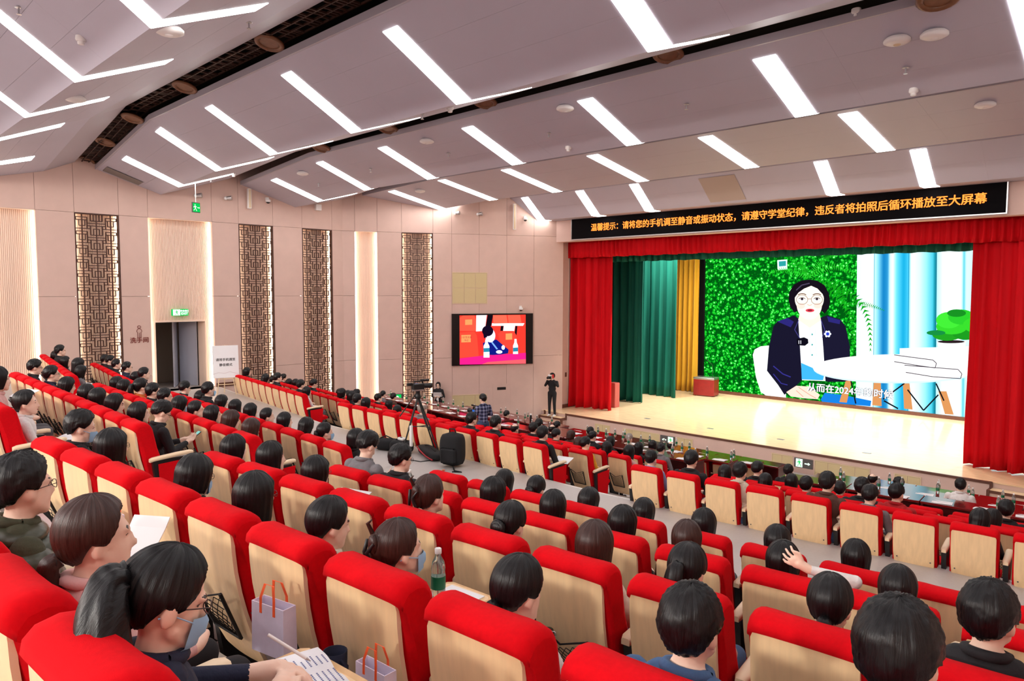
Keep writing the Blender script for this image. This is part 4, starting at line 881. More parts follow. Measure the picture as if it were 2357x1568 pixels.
run_px('R2', (756, 1089), (1709, 1334), 7, 3.81, 0, 3, 'fourth row, near block', endL=True)
run_px('R3', (987, 1099), (1707, 1275), 6, 3.54, 0, 3, 'fifth row, near block', endL=True)
B0 = pl(23, 866.7, z=4.115); d0 = (pl(279, 979, z=4.115)-B0)/10
row_run('L0', np.array([B0[0]+.55*9.9, 1.20, 4.385]), (.55, 0, 0), -10, 1, 'rear row, middle block', endR=True, order='R')
run_px('L1', (23, 866.7), (279, 979), 10, 4.115, 0, 0, 'second row, middle block', endR=True, order='R')
run_px('L2', (212, 891), (533, 1006), 10, 3.83, 0, 0, 'third row, middle block', endR=True, order='R')
run_px('L3', (564, 969), (743.6, 1027.4), 4, 3.53, 6, 0, 'last rear row, middle block', endR=True, order='R')
Wa0, Wa1 = pl(92, 822, z=3.85), pl(150.5, 866.7, z=3.85); run_px('W2', (92, 822), (150.5, 866.7), 8, 3.85, 0, 0, 'upper row, far left block', endR=True, order='R')
run_px('W3', (209, 841), (302, 888), 8, 3.53, 0, 0, 'lower row, far left block', endR=True, order='R')
FA = {'FW': (pl(553, 871, z=2.93), pl(679, 909, z=2.93), 8), 'FC': (pl(778, 933, z=2.93), pl(1204, 1026, z=2.93), 10), 'FR': (pl(1453, 1081, z=2.93), pl(2336, 1245, z=2.93), 8)}
BL = {'FW': 'left wing', 'FC': 'middle block', 'FR': 'right wing'}
for blk, (A, B, n) in FA.items():
    d = (B-A)/n; lo, hi = (-1, n+1) if blk == 'FW' else (0, n+1)
    eL, eR = blk == 'FR', blk != 'FR'
    row_run('0'+blk, A, d, lo, hi, f'front section, first row, {BL[blk]}', pocket=False, endL=False, endR=eR, screws=True, order='R' if eR else 'L')
    for r, (dy, dz, nm) in enumerate(((1.15, -.28, 'second'), (2.28, -.55, 'third'))):
        row_run(f'{r+1}'+blk, A+np.array([0, dy, dz]), d, lo, hi, f'front section, {nm} row, {BL[blk]}', pocket=True, endL=eL, endR=eR, order='R' if eR else 'L')
DROWS = []
for r, (y, fz, nm) in enumerate(((12.28, 1.12, 'first'), (13.76, .85, 'second'), (15.06, .58, 'third'), (16.32, .31, 'fourth'))):
    for blk, (A, B, n) in FA.items():
        d = (B-A)/n
        if blk == 'FC': A2_ = np.array([A[0], y, fz+HW-.16]); d2 = np.array([.60, 0, 0]); lo, hi = 0, 10
        elif blk == 'FW': d2 = np.array([.60*math.cos(math.radians(7)), -.60*math.sin(math.radians(7)), 0]); A2_ = np.array([-15.15, y+.02, fz+HW-.16])-d2; lo, hi = -(8 if r < 2 else 6 if r == 2 else 5), 1
        else: d2 = np.array([.60*math.cos(math.radians(5)), .60*math.sin(math.radians(5)), 0]); A2_ = np.array([-5.85, y+.08, fz+HW-.16]); lo, hi = 0, 7
        row_run(f'D{r+1}'+blk, A2_, d2, lo, hi, f'{nm} desk row, {BL[blk]}', pocket=False, order='R' if blk != 'FR' else 'L')
        # lower these chairs to their floor: the back tops show just above the desks
        DROWS.append((r, blk, A2_.copy(), d2.copy(), lo, hi, fz, nm))
for s in SEATS:
    if s['row'][0] == 'D' and 'obj' in s: s['obj'].scale = (1.05, 1, .86); s['obj'].location.z = s['c'][2]+.16; s['c'] = s['c']+np.array([0, 0, .16])
# ================================================================ people
def V3(*a): return np.array(a, float)
def rotm(yaw, pitch=0.0, roll=0.0):
    return np.array(Euler((math.radians(pitch), math.radians(roll), math.radians(yaw)), 'XYZ').to_matrix())
def cap_mesh(mb, a, b, ra, rb, n=12):
    a, b = Vector(a), Vector(b); d = b-a; L = d.length
    if L < 1e-6: mb.ell(tuple(a), (ra,)*3, n, 8); return
    t = d/L; path = []; rad = []
    for k in range(5): ph = math.pi/2*(1-k/4); path.append(a-t*ra*math.sin(ph)); rad.append(max(ra*math.cos(ph), ra*.05))
    for k in range(1, 4): u = k/4; path.append(a+d*u); rad.append(ra+(rb-ra)*u)
    for k in range(5): ph = math.pi/2*k/4; path.append(b+t*rb*math.sin(ph)); rad.append(max(rb*math.cos(ph), rb*.05))
    mb.tube([tuple(p) for p in path], rad, n)
def head_prims(H, R):
    # ellipsoids and capsules of a head centred at H with rotation R (face towards +y)
    q = lambda x, y, z: H+R@V3(x, y, z)
    P = [('e', q(0, -.008, .022), (.074, .092, .094), R, 0), ('e', q(0, .03, -.035), (.06, .062, .075), R, 0), ('c', q(0, .066, -.088), q(0, .062, -.085), .026, .026, 0),
         ('c', q(0, .088, .008), q(0, .102, -.03), .008, .0135, 0), ('e', q(0, .074, .022), (.05, .02, .016), R, 0), ('e', q(0, .078, -.062), (.024, .017, .014), R, 0),
         ('c', q(-.046, .02, -.055), q(-.02, .06, -.085), .022, .024, 0), ('c', q(.046, .02, -.055), q(.02, .06, -.085), .022, .024, 0)]
    for s in (-1, 1): P.append(('e', q(s*.076, -.008, -.012), (.011, .02, .032), R, 0))
    return P
def arm_prims(sh, el, wr, hand, r=1.0, fingers=None):
    P = [('c', sh, el, .056*r, .046*r, 1), ('c', el, wr, .044*r, .030*r, 1), ('c', wr, wr+(hand-wr)*.8, .027, .030, 0)]
    d = hand-wr; d = d/np.linalg.norm(d)
    if fingers is None:
        P.append(('c', hand, hand+d*.055, .028, .018, 0))
        sd = np.cross(d, V3(0, 0, 1)); sd = sd/(np.linalg.norm(sd)+1e-6)
        P.append(('c', hand-sd*.02, hand-sd*.035+d*.04, .013, .010, 0))
    else:
        side, down, curl = fingers      # unit vectors: across the palm, palm normal; curl amount
        for i, (o, L) in enumerate(((-.030, .062), (-.010, .076), (.010, .072), (.029, .056))):
            dd = d+side*o*9; dd = dd/np.linalg.norm(dd); a = hand+side*o*1.15+d*.022; b = a+dd*L*.55+down*curl*.012; c = b+dd*L*.38+down*curl*.034
            P += [('c', a, b, .0092, .0085, 0), ('c', b, c, .0085, .007, 0)]
        a = hand-side*.028-d*.015; b = a-side*.026+d*.03; P += [('c', a, b, .012, .010, 0), ('c', b, b+d*.028+side*.004, .0098, .008, 0)]
        dn = np.cross(side, d); P.append(('e', hand-d*.002, (.040, .044, .018), np.column_stack([side/np.linalg.norm(side), d, dn/np.linalg.norm(dn)]), 0))
    return P
def seated(sex='F', lean=0.0, headyaw=0, headpitch=0, arms='lap', hand_detail=False):
    k = .96 if sex == 'F' else 1.03; w = .92 if sex == 'F' else 1.08
    fy = lean
    pel = V3(0, -.03, .53); wst = V3(0, -.03+.25*fy, .68); ch = V3(0, -.015+.6*fy, .83*k+.01); nr = V3(0, -.01+.85*fy, .955*k+.015); nt = nr+V3(0, .018+.05*fy, .055); H = nt+V3(0, .012+.08*fy, .075-.05*fy)
    R = rotm(headyaw, headpitch)
    P = [('e', pel, (.165*w, .125, .10), None, 2), ('c', pel, wst, .125, .115*w, 1), ('e', wst, (.145*w, .105, .11), None, 1), ('e', ch, (.165*w, .112, .15), None, 1), ('c', nr+V3(-.075*w, -.008, -.035), nr+V3(.075*w, -.008, -.035), .058, .058, 1), ('c', nr-V3(0, 0, .03), nt, .056, .048, 0), ('c', nt, H+V3(0, -.01, -.03), .048, .05, 0)]
    P += head_prims(H, R)
    sh = lambda s: nr+V3(s*.165*w, -.005, -.06)
    J = {}
    for s in (-1, 1):
        el = V3(s*.225*w, .05+.4*fy, .70); wr = V3(s*.11, .25, .66); hd = V3(s*.065, .30, .655); fin = None
        if arms == 'write': el = V3(s*.23, .10+.3*fy, .74); wr = V3(.12, .25, .755) if s > 0 else V3(-.06, .30, .75); hd = V3(.07, .315, .765) if s > 0 else V3(-.01, .35, .757); fin = (V3(1, 0, 0)*(-s if True else 1), V3(0, 0, -1), 1.0)
        if arms == 'phone': el = V3(s*.22, .12, .72); wr = V3(s*.09, .31, .77); hd = V3(s*.055, .37, .79); fin = (V3(-s, 0, 0), V3(0, 0, 1), .8)
        if arms == 'handhead' and s == 1: el = V3(.42, -.02, 1.06); wr = V3(.20, -.14, 1.115); hd = V3(.135, -.158, 1.15); d = (hd-wr)/np.linalg.norm(hd-wr); sd_ = np.cross(d, V3(0, 1, 0)); fin = (sd_/np.linalg.norm(sd_), V3(0, 1, 0), .8)
        if hand_detail is False and arms in ('lap',): fin = None
        P += arm_prims(sh(s), el, wr, hd, w*.95, fin); J['hand%d' % s] = hd
    for s in (-1, 1):
        hip = V3(s*.085, -.02, .52); kn = V3(s*.105, .40, .515); an = V3(s*.105, .37, .10)
        P += [('c', hip, kn, .085*w, .058, 2), ('c', kn, an, .055, .038, 2), ('c', an+V3(0, -.03, -.045), an+V3(0, .13, -.062), .040, .034, 3)]
    J.update(H=H, R=R, nr=nr); return P, J
def remesh(name, P, voxel, smooth=2):
    mb = MB()
    for p in P:
        if p[0] == 'e': mb.ell(tuple(p[1]), p[2], 14, 10, rot=Matrix(p[3].tolist()) if p[3] is not None else None)
        else: cap_mesh(mb, p[1], p[2], p[3], p[4])
    me = mb.data(name+'_src', []) if False else bpy.data.meshes.new(name+'_src'); me.from_pydata(mb.v, [], mb.f); me.update()
    bm = bmesh.new(); bm.from_mesh(me); bmesh.ops.remove_doubles(bm, verts=bm.verts, dist=1e-5); bmesh.ops.recalc_face_normals(bm, faces=bm.faces); bm.to_mesh(me); bm.free()
    ob = bpy.data.objects.new('tmp', me); COL.objects.link(ob)
    r = ob.modifiers.new('r', 'REMESH'); r.mode = 'VOXEL'; r.voxel_size = voxel; r.use_smooth_shade = True
    s = ob.modifiers.new('s', 'SMOOTH'); s.iterations = smooth; s.factor = .5
    dg = bpy.context.evaluated_depsgraph_get(); out = bpy.data.meshes.new_from_object(ob.evaluated_get(dg)); bpy.data.objects.remove(ob); bpy.data.meshes.remove(me)
    out.name = name; n = len(out.polygons); C = np.zeros(n*3); out.polygons.foreach_get('center', C); C = C.reshape(-1, 3)
    best = np.full(n, 9.0); mi = np.zeros(n, int)
    for p in P:
        if p[0] == 'e':
            q = C-p[1]
            if p[3] is not None: q = q@p[3]
            d = (np.linalg.norm(q/np.array(p[2]), axis=1)-1)*min(p[2]); m_ = p[4]
        else:
            ab = p[2]-p[1]; L2_ = ab@ab+1e-9; t = np.clip((C-p[1])@ab/L2_, 0, 1); d = np.linalg.norm(C-p[1]-t[:, None]*ab, axis=1)-(p[3]+(p[4]-p[3])*t); m_ = p[5]
        k = d < best; best[k] = d[k]; mi[k] = m_
    return out, C, mi
def paint_face(C, mi, H, R):
    q = (C-H)@R
    def el(c, r): return (np.linalg.norm((q-np.array(c))/np.array(r), axis=1) < 1)
    for s in (-1, 1):
        mi[el((s*.031, .084, .006), (.0135, .03, .0055))] = 4; mi[el((s*.033, .088, .029), (.017, .03, .0036))] = 4
    mi[el((0, .094, -.062), (.021, .03, .0075))] = 5
SKIN = mat('skin', (240, 204, 182), .5, vary=.04, scale=12, spec=.4); LIPS = mat('lips', (190, 100, 96), .45); EYED = mat('eye_dark', (52, 36, 32), .3); SHOE = mat('shoes', (28, 26, 28), .5); WSHOE = mat('white_shoes', (226, 226, 228), .5)

def hairmat_(name, rgb, rough, spec):
    m = mat(name, rgb, rough, spec=spec); nt = m.node_tree; b = nt.nodes['Principled BSDF']
    uv = nt.nodes.new('ShaderNodeUVMap'); uv.uv_map = 'strands'; mp = nt.nodes.new('ShaderNodeMapping'); mp.inputs['Scale'].default_value = (46, 1.6, 1); nt.links.new(uv.outputs[0], mp.inputs[0])
    n = nt.nodes.new('ShaderNodeTexNoise'); n.inputs['Scale'].default_value = 2.2; n.inputs['Detail'].default_value = 5; n.inputs['Roughness'].default_value = .65; nt.links.new(mp.outputs[0], n.inputs['Vector'])
    bp = nt.nodes.new('ShaderNodeBump'); bp.inputs['Strength'].default_value = .55; bp.inputs['Distance'].default_value = .006; nt.links.new(n.outputs['Fac'], bp.inputs['Height']); nt.links.new(bp.outputs[0], b.inputs['Normal'])
    rr = nt.nodes.new('ShaderNodeMapRange'); rr.inputs[3].default_value = rough-.08; rr.inputs[4].default_value = rough+.22; nt.links.new(n.outputs['Fac'], rr.inputs[0]); nt.links.new(rr.outputs[0], b.inputs['Roughness'])
    cr = nt.nodes.new('ShaderNodeValToRGB'); c = lin(rgb); cr.color_ramp.elements[0].position = .35; cr.color_ramp.elements[1].position = .75; cr.color_ramp.elements[0].color = c; cr.color_ramp.elements[1].color = tuple(min(1, v*2.6+.004) for v in c[:3])+(1,); nt.links.new(n.outputs['Fac'], cr.inputs[0]); nt.links.new(cr.outputs[0], b.inputs['Base Color'])
    return m
HAIR = hairmat_('black_hair', (7, 6, 8), .26, .32); BROWNH = hairmat_('brown_hair', (42, 20, 15), .28, .4); GREYH = hairmat_('grey_hair', (120, 112, 106), .45, .3)
TOPS = {k: mat('cloth_'+k, c, .85, vary=.08, scale=25, bump=.25, bscale=30) for k, c in dict(black=(24, 24, 28), navy=(26, 32, 56), grey=(118, 116, 120), white=(226, 224, 222), paleblue=(150, 170, 218), pink=(216, 170, 166), beige=(206, 196, 176), olive=(62, 64, 44), purple=(150, 136, 170), mustard=(222, 166, 44), denim=(70, 104, 146), orange=(206, 104, 40), brown=(84, 54, 44), cream=(228, 214, 196), red=(170, 24, 30)).items()}
TROUS = [mat('trousers_'+k, c, .85) for k, c in dict(black=(26, 26, 30), denim=(56, 78, 112), grey=(90, 90, 94)).items()]
def build_body(name, P, J, voxel=.013, face=True):
    me, C, mi = remesh(name, P, voxel)
    if face: paint_face(C, mi, J['H'], J['R'])
    me.polygons.foreach_set('material_index', mi.astype(np.int32)); me.polygons.foreach_set('use_smooth', [True]*len(me.polygons))
    for m_ in (SKIN, TOPS['black'], TROUS[0], SHOE, EYED, LIPS): me.materials.append(m_)
    me.update(); return me
# ---- hair
def hair_mesh(style, seed=0, nt=72):
    r = np.random.RandomState(seed); mb = MB(); a = V3(.083, .101, .107); c0 = V3(0, -.008, .024); ns = 22
    ph1, ph2 = r.rand(2)*6.28
    strand = np.array([.5*math.sin(23*t+ph1)+.5*math.sin(11*t+ph2*3)+.45*math.sin(37*t+ph2)+.4*math.sin(nt*.47*t+ph1*2) for t in np.linspace(0, 2*math.pi, nt, endpoint=False)])
    S_ = {'short': (56, 97, 140, 0, .017), 'crop': (60, 94, 136, 0, .010), 'bob': (56, 98, 100, .10, .016), 'long': (54, 98, 100, .26, .017), 'up': (50, 101, 150, 0, .013), 'curly': (54, 104, 140, 0, .036), 'bald': (0, 98, 140, 0, .007), 'cap': (62, 90, 108, 0, .018)}
    base = {'pony': 'up', 'lowpony': 'up', 'bun': 'up', 'claw': 'up', 'bigpony': 'up'}.get(style, style); f, sd, bk, Ln, th = S_[base]
    def lim(t):
        d = abs(math.degrees(math.atan2(math.sin(t), math.cos(t))))
        xs = [0, 38, 58, 78, 100, 122, 180]; ys = [f, f+5, (f+sd)/2+6, sd+4, sd-2, (sd*.35+bk*.65), bk]
        return np.interp(d, xs, ys), d
    def surf(t, s, k, thick):
        L_, d = lim(t); phi = L_*s; st = strand[k]*.0042*(0.25+s)
        if base == 'bald': phi = 58+(L_-58)*s if L_ > 58 else 58
        ln = Ln*float(np.interp(d, [35, 70, 110, 180], [0, .9, 1, 1.0])) if Ln else 0
        tot = L_*.0019+ln; u = s*tot
        ex = 0
        if ln and u > L_*.0019: ex = u-L_*.0019; phi = L_
        elif ln: phi = u/.0019
        p = math.radians(min(phi, 180)); bald0 = base == 'bald' and L_ <= 60
        t_ = -.03 if bald0 else thick*(.75+.25*math.sin(p))*(1.0 if ln else (1-.62*max(0, s-.45)/.55))+st*(1.0 if ln else 1-.6*s)
        if base in ('curly', 'short'): t_ += (.008 if base == 'curly' else .003)*math.sin(9*t+3*s*6+ph1)*math.sin(13*s*3+5*t+ph2)
        v = c0+V3((a[0]+t_)*math.sin(p)*math.sin(t), (a[1]+t_)*math.sin(p)*math.cos(t), (a[2]+t_)*math.cos(p))
        if ex: v = v+V3(-v[0]*.25*min(1, ex/.2), -.01*ex/.2-v[1]*.1*ex, -ex); v[2] += .004*math.sin(40*t)
        return v
    outer = [[surf(2*math.pi*k/nt, j/ns, k, th*(1.0 if j < ns-1 else .5)) for k in range(nt)] for j in range(ns+1)]
    inner = [[surf(2*math.pi*k/nt, j/ns, k, .0) for k in range(nt)] for j in range(ns, -1, -1)]
    rows = outer+inner; vs = [tuple(p) for row in rows for p in row]; fs = []
    for i in range(len(rows)-1):
        for k in range(nt): k2 = (k+1) % nt; fs.append((i*nt+k, i*nt+k2, (i+1)*nt+k2, (i+1)*nt+k))
    mb.add([v for v in vs], [g[::-1] for g in fs], 0, True)
    def tail(pts, rads, n=18, rg=.12):
        pts = [Vector(p) for p in pts]; fine = []; fr = []
        for i in range(len(pts)-1):
            p0, p1, p2, p3 = pts[max(i-1, 0)], pts[i], pts[i+1], pts[min(i+2, len(pts)-1)]
            for u in range(7):
                t = u/7; fine.append(.5*((2*p1)+(p2-p0)*t+(2*p0-5*p1+4*p2-p3)*t*t+(3*p1-p0-3*p2+p3)*t**3)); fr.append(rads[i]+(rads[i+1]-rads[i])*(t*t*(3-2*t)))
        fine.append(pts[-1]); fr.append(rads[-1]); rings = []
        for i, p in enumerate(fine):
            t = (fine[min(i+1, len(fine)-1)]-fine[max(i-1, 0)]).normalized(); A = Vector((1, 0, 0)); A = (A-t*A.dot(t)).normalized(); B = t.cross(A)
            rings.append([tuple(p+(A*math.cos(2*math.pi*k/n)*1.15+B*math.sin(2*math.pi*k/n))*fr[i]*(1+rg*math.sin(5*k*2*math.pi/n+i*.22+ph1)+rg*.6*math.sin(8*k*2*math.pi/n-i*.1))) for k in range(n)])
        mb.loft(rings, 0, True)
    if style == 'pony': tail([(0, -.105, .03), (0, -.135, .025), (0, -.15, -.05), (0, -.135, -.15), (0, -.13, -.22)], [.022, .034, .036, .028, .006])
    if style == 'lowpony': tail([(0, -.098, -.04), (0, -.122, -.06), (0, -.125, -.13), (0, -.12, -.22), (0, -.12, -.27)], [.022, .028, .030, .024, .005])
    if style == 'bigpony': tail([(0, -.10, .045), (.02, -.14, .035), (.065, -.145, -.04), (.10, -.125, -.13), (.12, -.10, -.22), (.13, -.08, -.32), (.13, -.06, -.42)], [.024, .040, .052, .058, .056, .046, .012], 26, .10)
    if style == 'bun':
        mb.ell((0, -.118, -.01), (.046, .034, .044), 16, 10); mb.lathe([(.02, -.012), (.042, -.014), (.05, .0), (.042, .014), (.02, .012)], 16, (0, -.13, -.01), axis='y')
    if style == 'claw':
        mb.ell((0, -.105, .02), (.045, .032, .075), 14, 10); mb.ell((.012, -.125, .05), (.03, .02, .045), 12, 8); mb.tube([(-.02, -.11, .08), (-.03, -.13, .13), (-.01, -.12, .15)], [.012, .009, .003], 6)
    return mb
_hm = {}
def hair_data(style, mt, seed):
    k = (style, mt.name, seed)
    if k not in _hm:
        me = hair_mesh(style, seed, 128 if style in ('bigpony',) else 84).data('hair', mt); n = len(me.vertices); co = np.zeros(n*3); me.vertices.foreach_get('co', co); co = co.reshape(-1, 3)
        th = np.arctan2(co[:, 0], -(co[:, 1]+.008))/(2*math.pi); vv = -co[:, 2]*4; li = np.zeros(len(me.loops), int); me.loops.foreach_get('vertex_index', li); u = th[li]; st = np.zeros(len(me.polygons), int); cn = np.zeros(len(me.polygons), int); me.polygons.foreach_get('loop_start', st); me.polygons.foreach_get('loop_total', cn)
        for a, c in zip(st, cn):
            w_ = u[a:a+c]
            if w_.max()-w_.min() > .5: u[a:a+c] = np.where(w_ < 0, w_+1, w_)
        uvl = me.uv_layers.new(name='strands'); uvl.data.foreach_set('uv', np.stack([u, vv[li]], 1).ravel()); _hm[k] = me
    return _hm[k]
_body = {}
def body_data(key):
    if key not in _body:
        P, J = seated(*key); _body[key] = (build_body('body', P, J, .0125), J)
    return _body[key]
BAND = mat('hair_band_teal', (110, 200, 180), .5); MASK = mat('mask_blue', (150, 196, 232), .6); GLS = mat('glasses_frame', (60, 40, 34), .3)
def add_glasses(o, J):
    H, R = J['H'], J['R']; m = MB(); q = lambda *p: tuple(H+R@V3(*p))
    for s in (-1, 1):
        m.tube([q(s*.032+.022*math.cos(k*.449), .100-.006*abs(math.cos(k*.449)), .003+.016*math.sin(k*.449)) for k in range(15)], .0016, 5); m.tube([q(s*.054, .094, .008), q(s*.077, .055, .01), q(s*.079, -.02, .0)], .0016, 5)
    m.tube([q(-.010, .100, .006), q(0, .104, .009), q(.010, .100, .006)], .0016, 5); m.build('glasses', GLS, o)
def add_mask(o, J, mt=None):
    H, R = J['H'], J['R']; m = MB(); rows = []
    for i in range(7):
        z = -.105+.085*i/6; row = []
        for k in range(9):
            x = -.062+.124*k/8; y = .104-.045*(abs(x)/.062)**2+(.018 if 2 < i < 6 else .006)*(1-(abs(x)/.062)**2)-(.02 if i == 0 else 0); row.append(tuple(H+R@V3(x, y, z)))
        rows.append(row)
    m.loft(rows, 0, True, closed=False, cap=False)
    for s in (-1, 1): m.tube([tuple(H+R@V3(s*.06, .062, -.03)), tuple(H+R@V3(s*.078, .0, -.01)), tuple(H+R@V3(s*.074, -.03, -.02))], .0022, 4)
    m.build('face_mask', mt or MASK, o)
def dress(o, key, hair, top, tr=0, seed=0, glasses=False, mask=None, scale=1.0, hairmat=None, data=None):
    me, J = data or body_data(key); b = link('body', me, o)
    for sl, m_ in ((1, TOPS[top]), (2, TROUS[tr])):
        b.material_slots[sl].link = 'OBJECT'; b.material_slots[sl].material = m_
    cm = MB(); nr = J['nr']; cm.tube([tuple(nr+V3(.066*math.cos(a*.3927), .062*math.sin(a*.3927)+.004, .012+.016*math.sin(-a*.3927))) for a in range(17)], .020, 7, cap=False); cl = cm.build('collar', TOPS[top], o)
    if hair:
        h = link('hair', hair_data(hair, hairmat or HAIR, seed % 3), o); h.matrix_basis = Matrix.Translation(Vector(J['H'])) @ Matrix(J['R'].tolist()).to_4x4()
        if hair in ('pony', 'bigpony', 'lowpony'):
            z, y = {'pony': (.028, -.118), 'bigpony': (.058, -.12), 'lowpony': (-.048, -.108)}[hair]; m = MB(); m.lathe([(.02, -.008), (.029, 0), (.02, .008)], 12, (0, y, z), axis='y'); m.build('hair_tie', BAND if hair == 'pony' else M['blackplastic'], h)
        if hair == 'claw': m = MB(); m.tube([(-.035, -.13, .06), (-.01, -.155, .02), (-.03, -.14, -.03)], .009, 6); m.tube([(.035, -.13, .06), (.015, -.155, .02), (.03, -.14, -.03)], .009, 6); m.build('hair_clip', M['blackplastic'], h)
    if glasses: add_glasses(o, J)
    if mask: add_mask(o, J, mask if mask is not True else None)
    if top in ('olive', 'grey', 'beige') and not data:
        pass
    o.scale = (scale,)*3
    return J
PPL = [ # head px, head py, hair, top, options
 (13, 838, 'bob', 'pink', ''), (3, 803, 'short', 'black', ''), (48, 930, 'up', 'white', ''), (82, 856, 'short', 'black', 'g'), (120, 872, 'short', 'navy', 'g'), (158, 890, 'bob', 'black', ''), (204, 908, 'bob', 'black', ''), (230, 918, 'long', 'black', ''),
 (145, 816, 'short', 'black', ''), (128, 823, 'bob', 'black', ''), (153, 836, 'long', 'black', ''), (184, 864, 'long', 'grey', ''), (194, 841, 'long', 'white', 'm'), (236, 831, 'short', 'black', ''), (255, 837, 'short', 'black', ''), (270, 846, 'short', 'black', ''), (297, 855, 'short', 'navy', 'g'), (314, 869, 'bob', 'black', ''), (334, 869, 'short', 'black', ''),
 (247, 879, 'bob', 'brown', ''), (272, 885, 'bob', 'black', 'g'), (340, 895, 'pony', 'orange', ''), (362, 914, 'short', 'black', ''), (383, 927, 'short', 'black', ''), (421, 900, 'short', 'black', 'g'), (471, 902, 'short', 'black', 'm'), (464, 916, 'bob', 'black', ''), (416, 933, 'bob', 'red', 'm'),
 (268, 941, 'bob', 'black', ''), (305, 956, 'bob', 'black', ''), (357, 969, 'short', 'black', 'PHONE g'), (457, 946, 'up', 'red', ''), (497, 958, 'bob', 'grey', ''), (541, 971, 'bob', 'brown', 'b'), (505, 925, 'bob', 'black', ''), (537, 936, 'long', 'black', ''), (571, 945, 'bob', 'black', ''),
 (161, 997, 'short', 'black', 'm'), (240, 1035, 'long', 'black', 'g'), (531, 1033, 'bob', 'navy', ''), (454, 1114, 'bob', 'black', 'g m'), (38, 1150, 'short', 'olive', 'g'), (235, 1340, 'lowpony', 'pink', 'b'),
 (570, 856, 'bob', 'black', ''), (612, 872, 'bob', 'black', ''), (635, 867, 'short', 'black', ''), (631, 881, 'short', 'black', ''), (654, 876, 'short', 'black', ''), (667, 882, 'bob', 'black', ''), (682, 883, 'bob', 'black', ''), (694, 893, 'short', 'black', ''), (724, 890, 'short', 'black', 'g'), (708, 902, 'bob', 'white', ''),
 (783, 905, 'bob', 'black', ''), (788, 896, 'bob', 'black', ''), (802, 909, 'bob', 'black', ''), (811, 901, 'bob', 'black', ''), (825, 905, 'bob', 'black', ''), (824, 915, 'up', 'black', ''), (841, 929, 'bob', 'black', ''), (872, 923, 'short', 'black', ''), (883, 918, 'crop', 'grey', ''), (897, 933, 'long', 'black', ''), (907, 925, 'short', 'brown', ''), (916, 946, 'long', 'black', ''), (974, 943, 'bald', 'grey', 'y'),
 (606, 956, 'up', 'black', ''), (654, 969, 'bob', 'black', ''), (707, 983, 'bob', 'black', ''), (745, 994, 'bun', 'black', 'm'), (823, 1012, 'bob', 'black', ''), (825, 1043, 'short', 'grey', 'PHONE'), (925, 1075, 'short', 'black', 'g'), (732, 1095, 'bob', 'black', 'g'), (628, 1055, 'long', 'purple', ''), (584, 999, 'long', 'purple', 'b'), (594, 1145, 'long', 'denim', 'g'), (992, 1142, 'claw', 'navy', 'b'),
 (1087, 975, 'short', 'black', ''), (1143, 983, 'short', 'black', ''), (1186, 995, 'bald', 'black', ''), (1226, 994, 'short', 'black', ''), (1251, 1009, 'short', 'black', ''), (1242, 983, 'short', 'brown', ''), (1272, 997, 'bald', 'black', ''), (1283, 989, 'short', 'black', ''), (1281, 1009, 'crop', 'brown', ''), (1315, 1008, 'bob', 'brown', 'b'), (1360, 1004, 'short', 'black', ''), (1365, 1018, 'short', 'black', ''), (1333, 1021, 'bob', 'brown', 'b'), (1348, 1031, 'short', 'mustard', ''), (1406, 1018, 'bob', 'black', ''), (1398, 1032, 'bob', 'navy', ''), (1449, 1023, 'cap', 'beige', 'y'), (1449, 1041, 'long', 'pink', ''), (1471, 1041, 'long', 'black', ''), (1503, 1038, 'bob', 'black', ''), (1522, 1050, 'short', 'grey', ''), (1545, 1045, 'bald', 'white', ''), (1500, 1067, 'crop', 'paleblue', ''), (1592, 1063, 'short', 'black', 'g'), (1167, 960, 'short', 'navy', ''),
 (1163, 1118, 'long', 'black', ''), (1127, 1133, 'bob', 'black', ''), (1222, 1123, 'bun', 'black', ''), (1276, 1169, 'long', 'cream', ''), (1357, 1156, 'long', 'black', ''), (1179, 1207, 'bun', 'navy', ''), (1436, 1207, 'bob', 'black', ''), (1483, 1182, 'bob', 'black', ''),
 (1704, 1099, 'short', 'beige', ''), (1669, 1090, 'bob', 'black', ''), (1744, 1090, 'crop', 'black', ''), (1762, 1110, 'bob', 'black', ''), (1815, 1095, 'short', 'black', ''), (1820, 1110, 'long', 'black', ''), (1856, 1128, 'short', 'navy', ''), (1905, 1114, 'short', 'brown', ''), (1933, 1137, 'short', 'black', ''), (1985, 1117, 'short', 'black', ''), (2009, 1119, 'bald', 'grey', ''), (2069, 1115, 'curly', 'black', ''), (2064, 1143, 'crop', 'red', ''), (2002, 1154, 'short', 'grey', ''), (2209, 1139, 'short', 'white', 'STAY'), (2256, 1199, 'bob', 'black', ''), (2285, 1197, 'bob', 'black', ''), (2307, 1185, 'short', 'black', ''),
 (1622, 1208, 'long', 'denim', ''), (1571, 1241, 'long', 'brown', 'b'), (1791, 1248, 'bob', 'black', ''), (1804, 1295, 'bob', 'white', 'HAND'), (1971, 1285, 'bob', 'black', ''), (2067, 1357, 'bob', 'black', ''), (1585, 1314, 'pony', 'pink', ''), (1911, 1394, 'lowpony', 'navy', ''), (2275, 1463, 'short', 'black', ''), (1595, 1495, 'short', 'denim', ''), (763, 1220, 'up', 'beige', ''), (924, 1274, 'claw', 'black', 'bm'), (1199, 1362, 'lowpony', 'white', ''), (1372, 1257, 'long', 'cream', 'b'), (2066, 1548, 'short', 'black', ''), (400, 1385, 'bigpony', 'navy', 'WRITE')]
def seat_head(s): q = s['c']+s['f']*.03+V3(0, 0, 1.06); return q
cand = [(proj(seat_head(s)), s) for s in SEATS]
free = set(range(len(cand))); ASSIGN = []
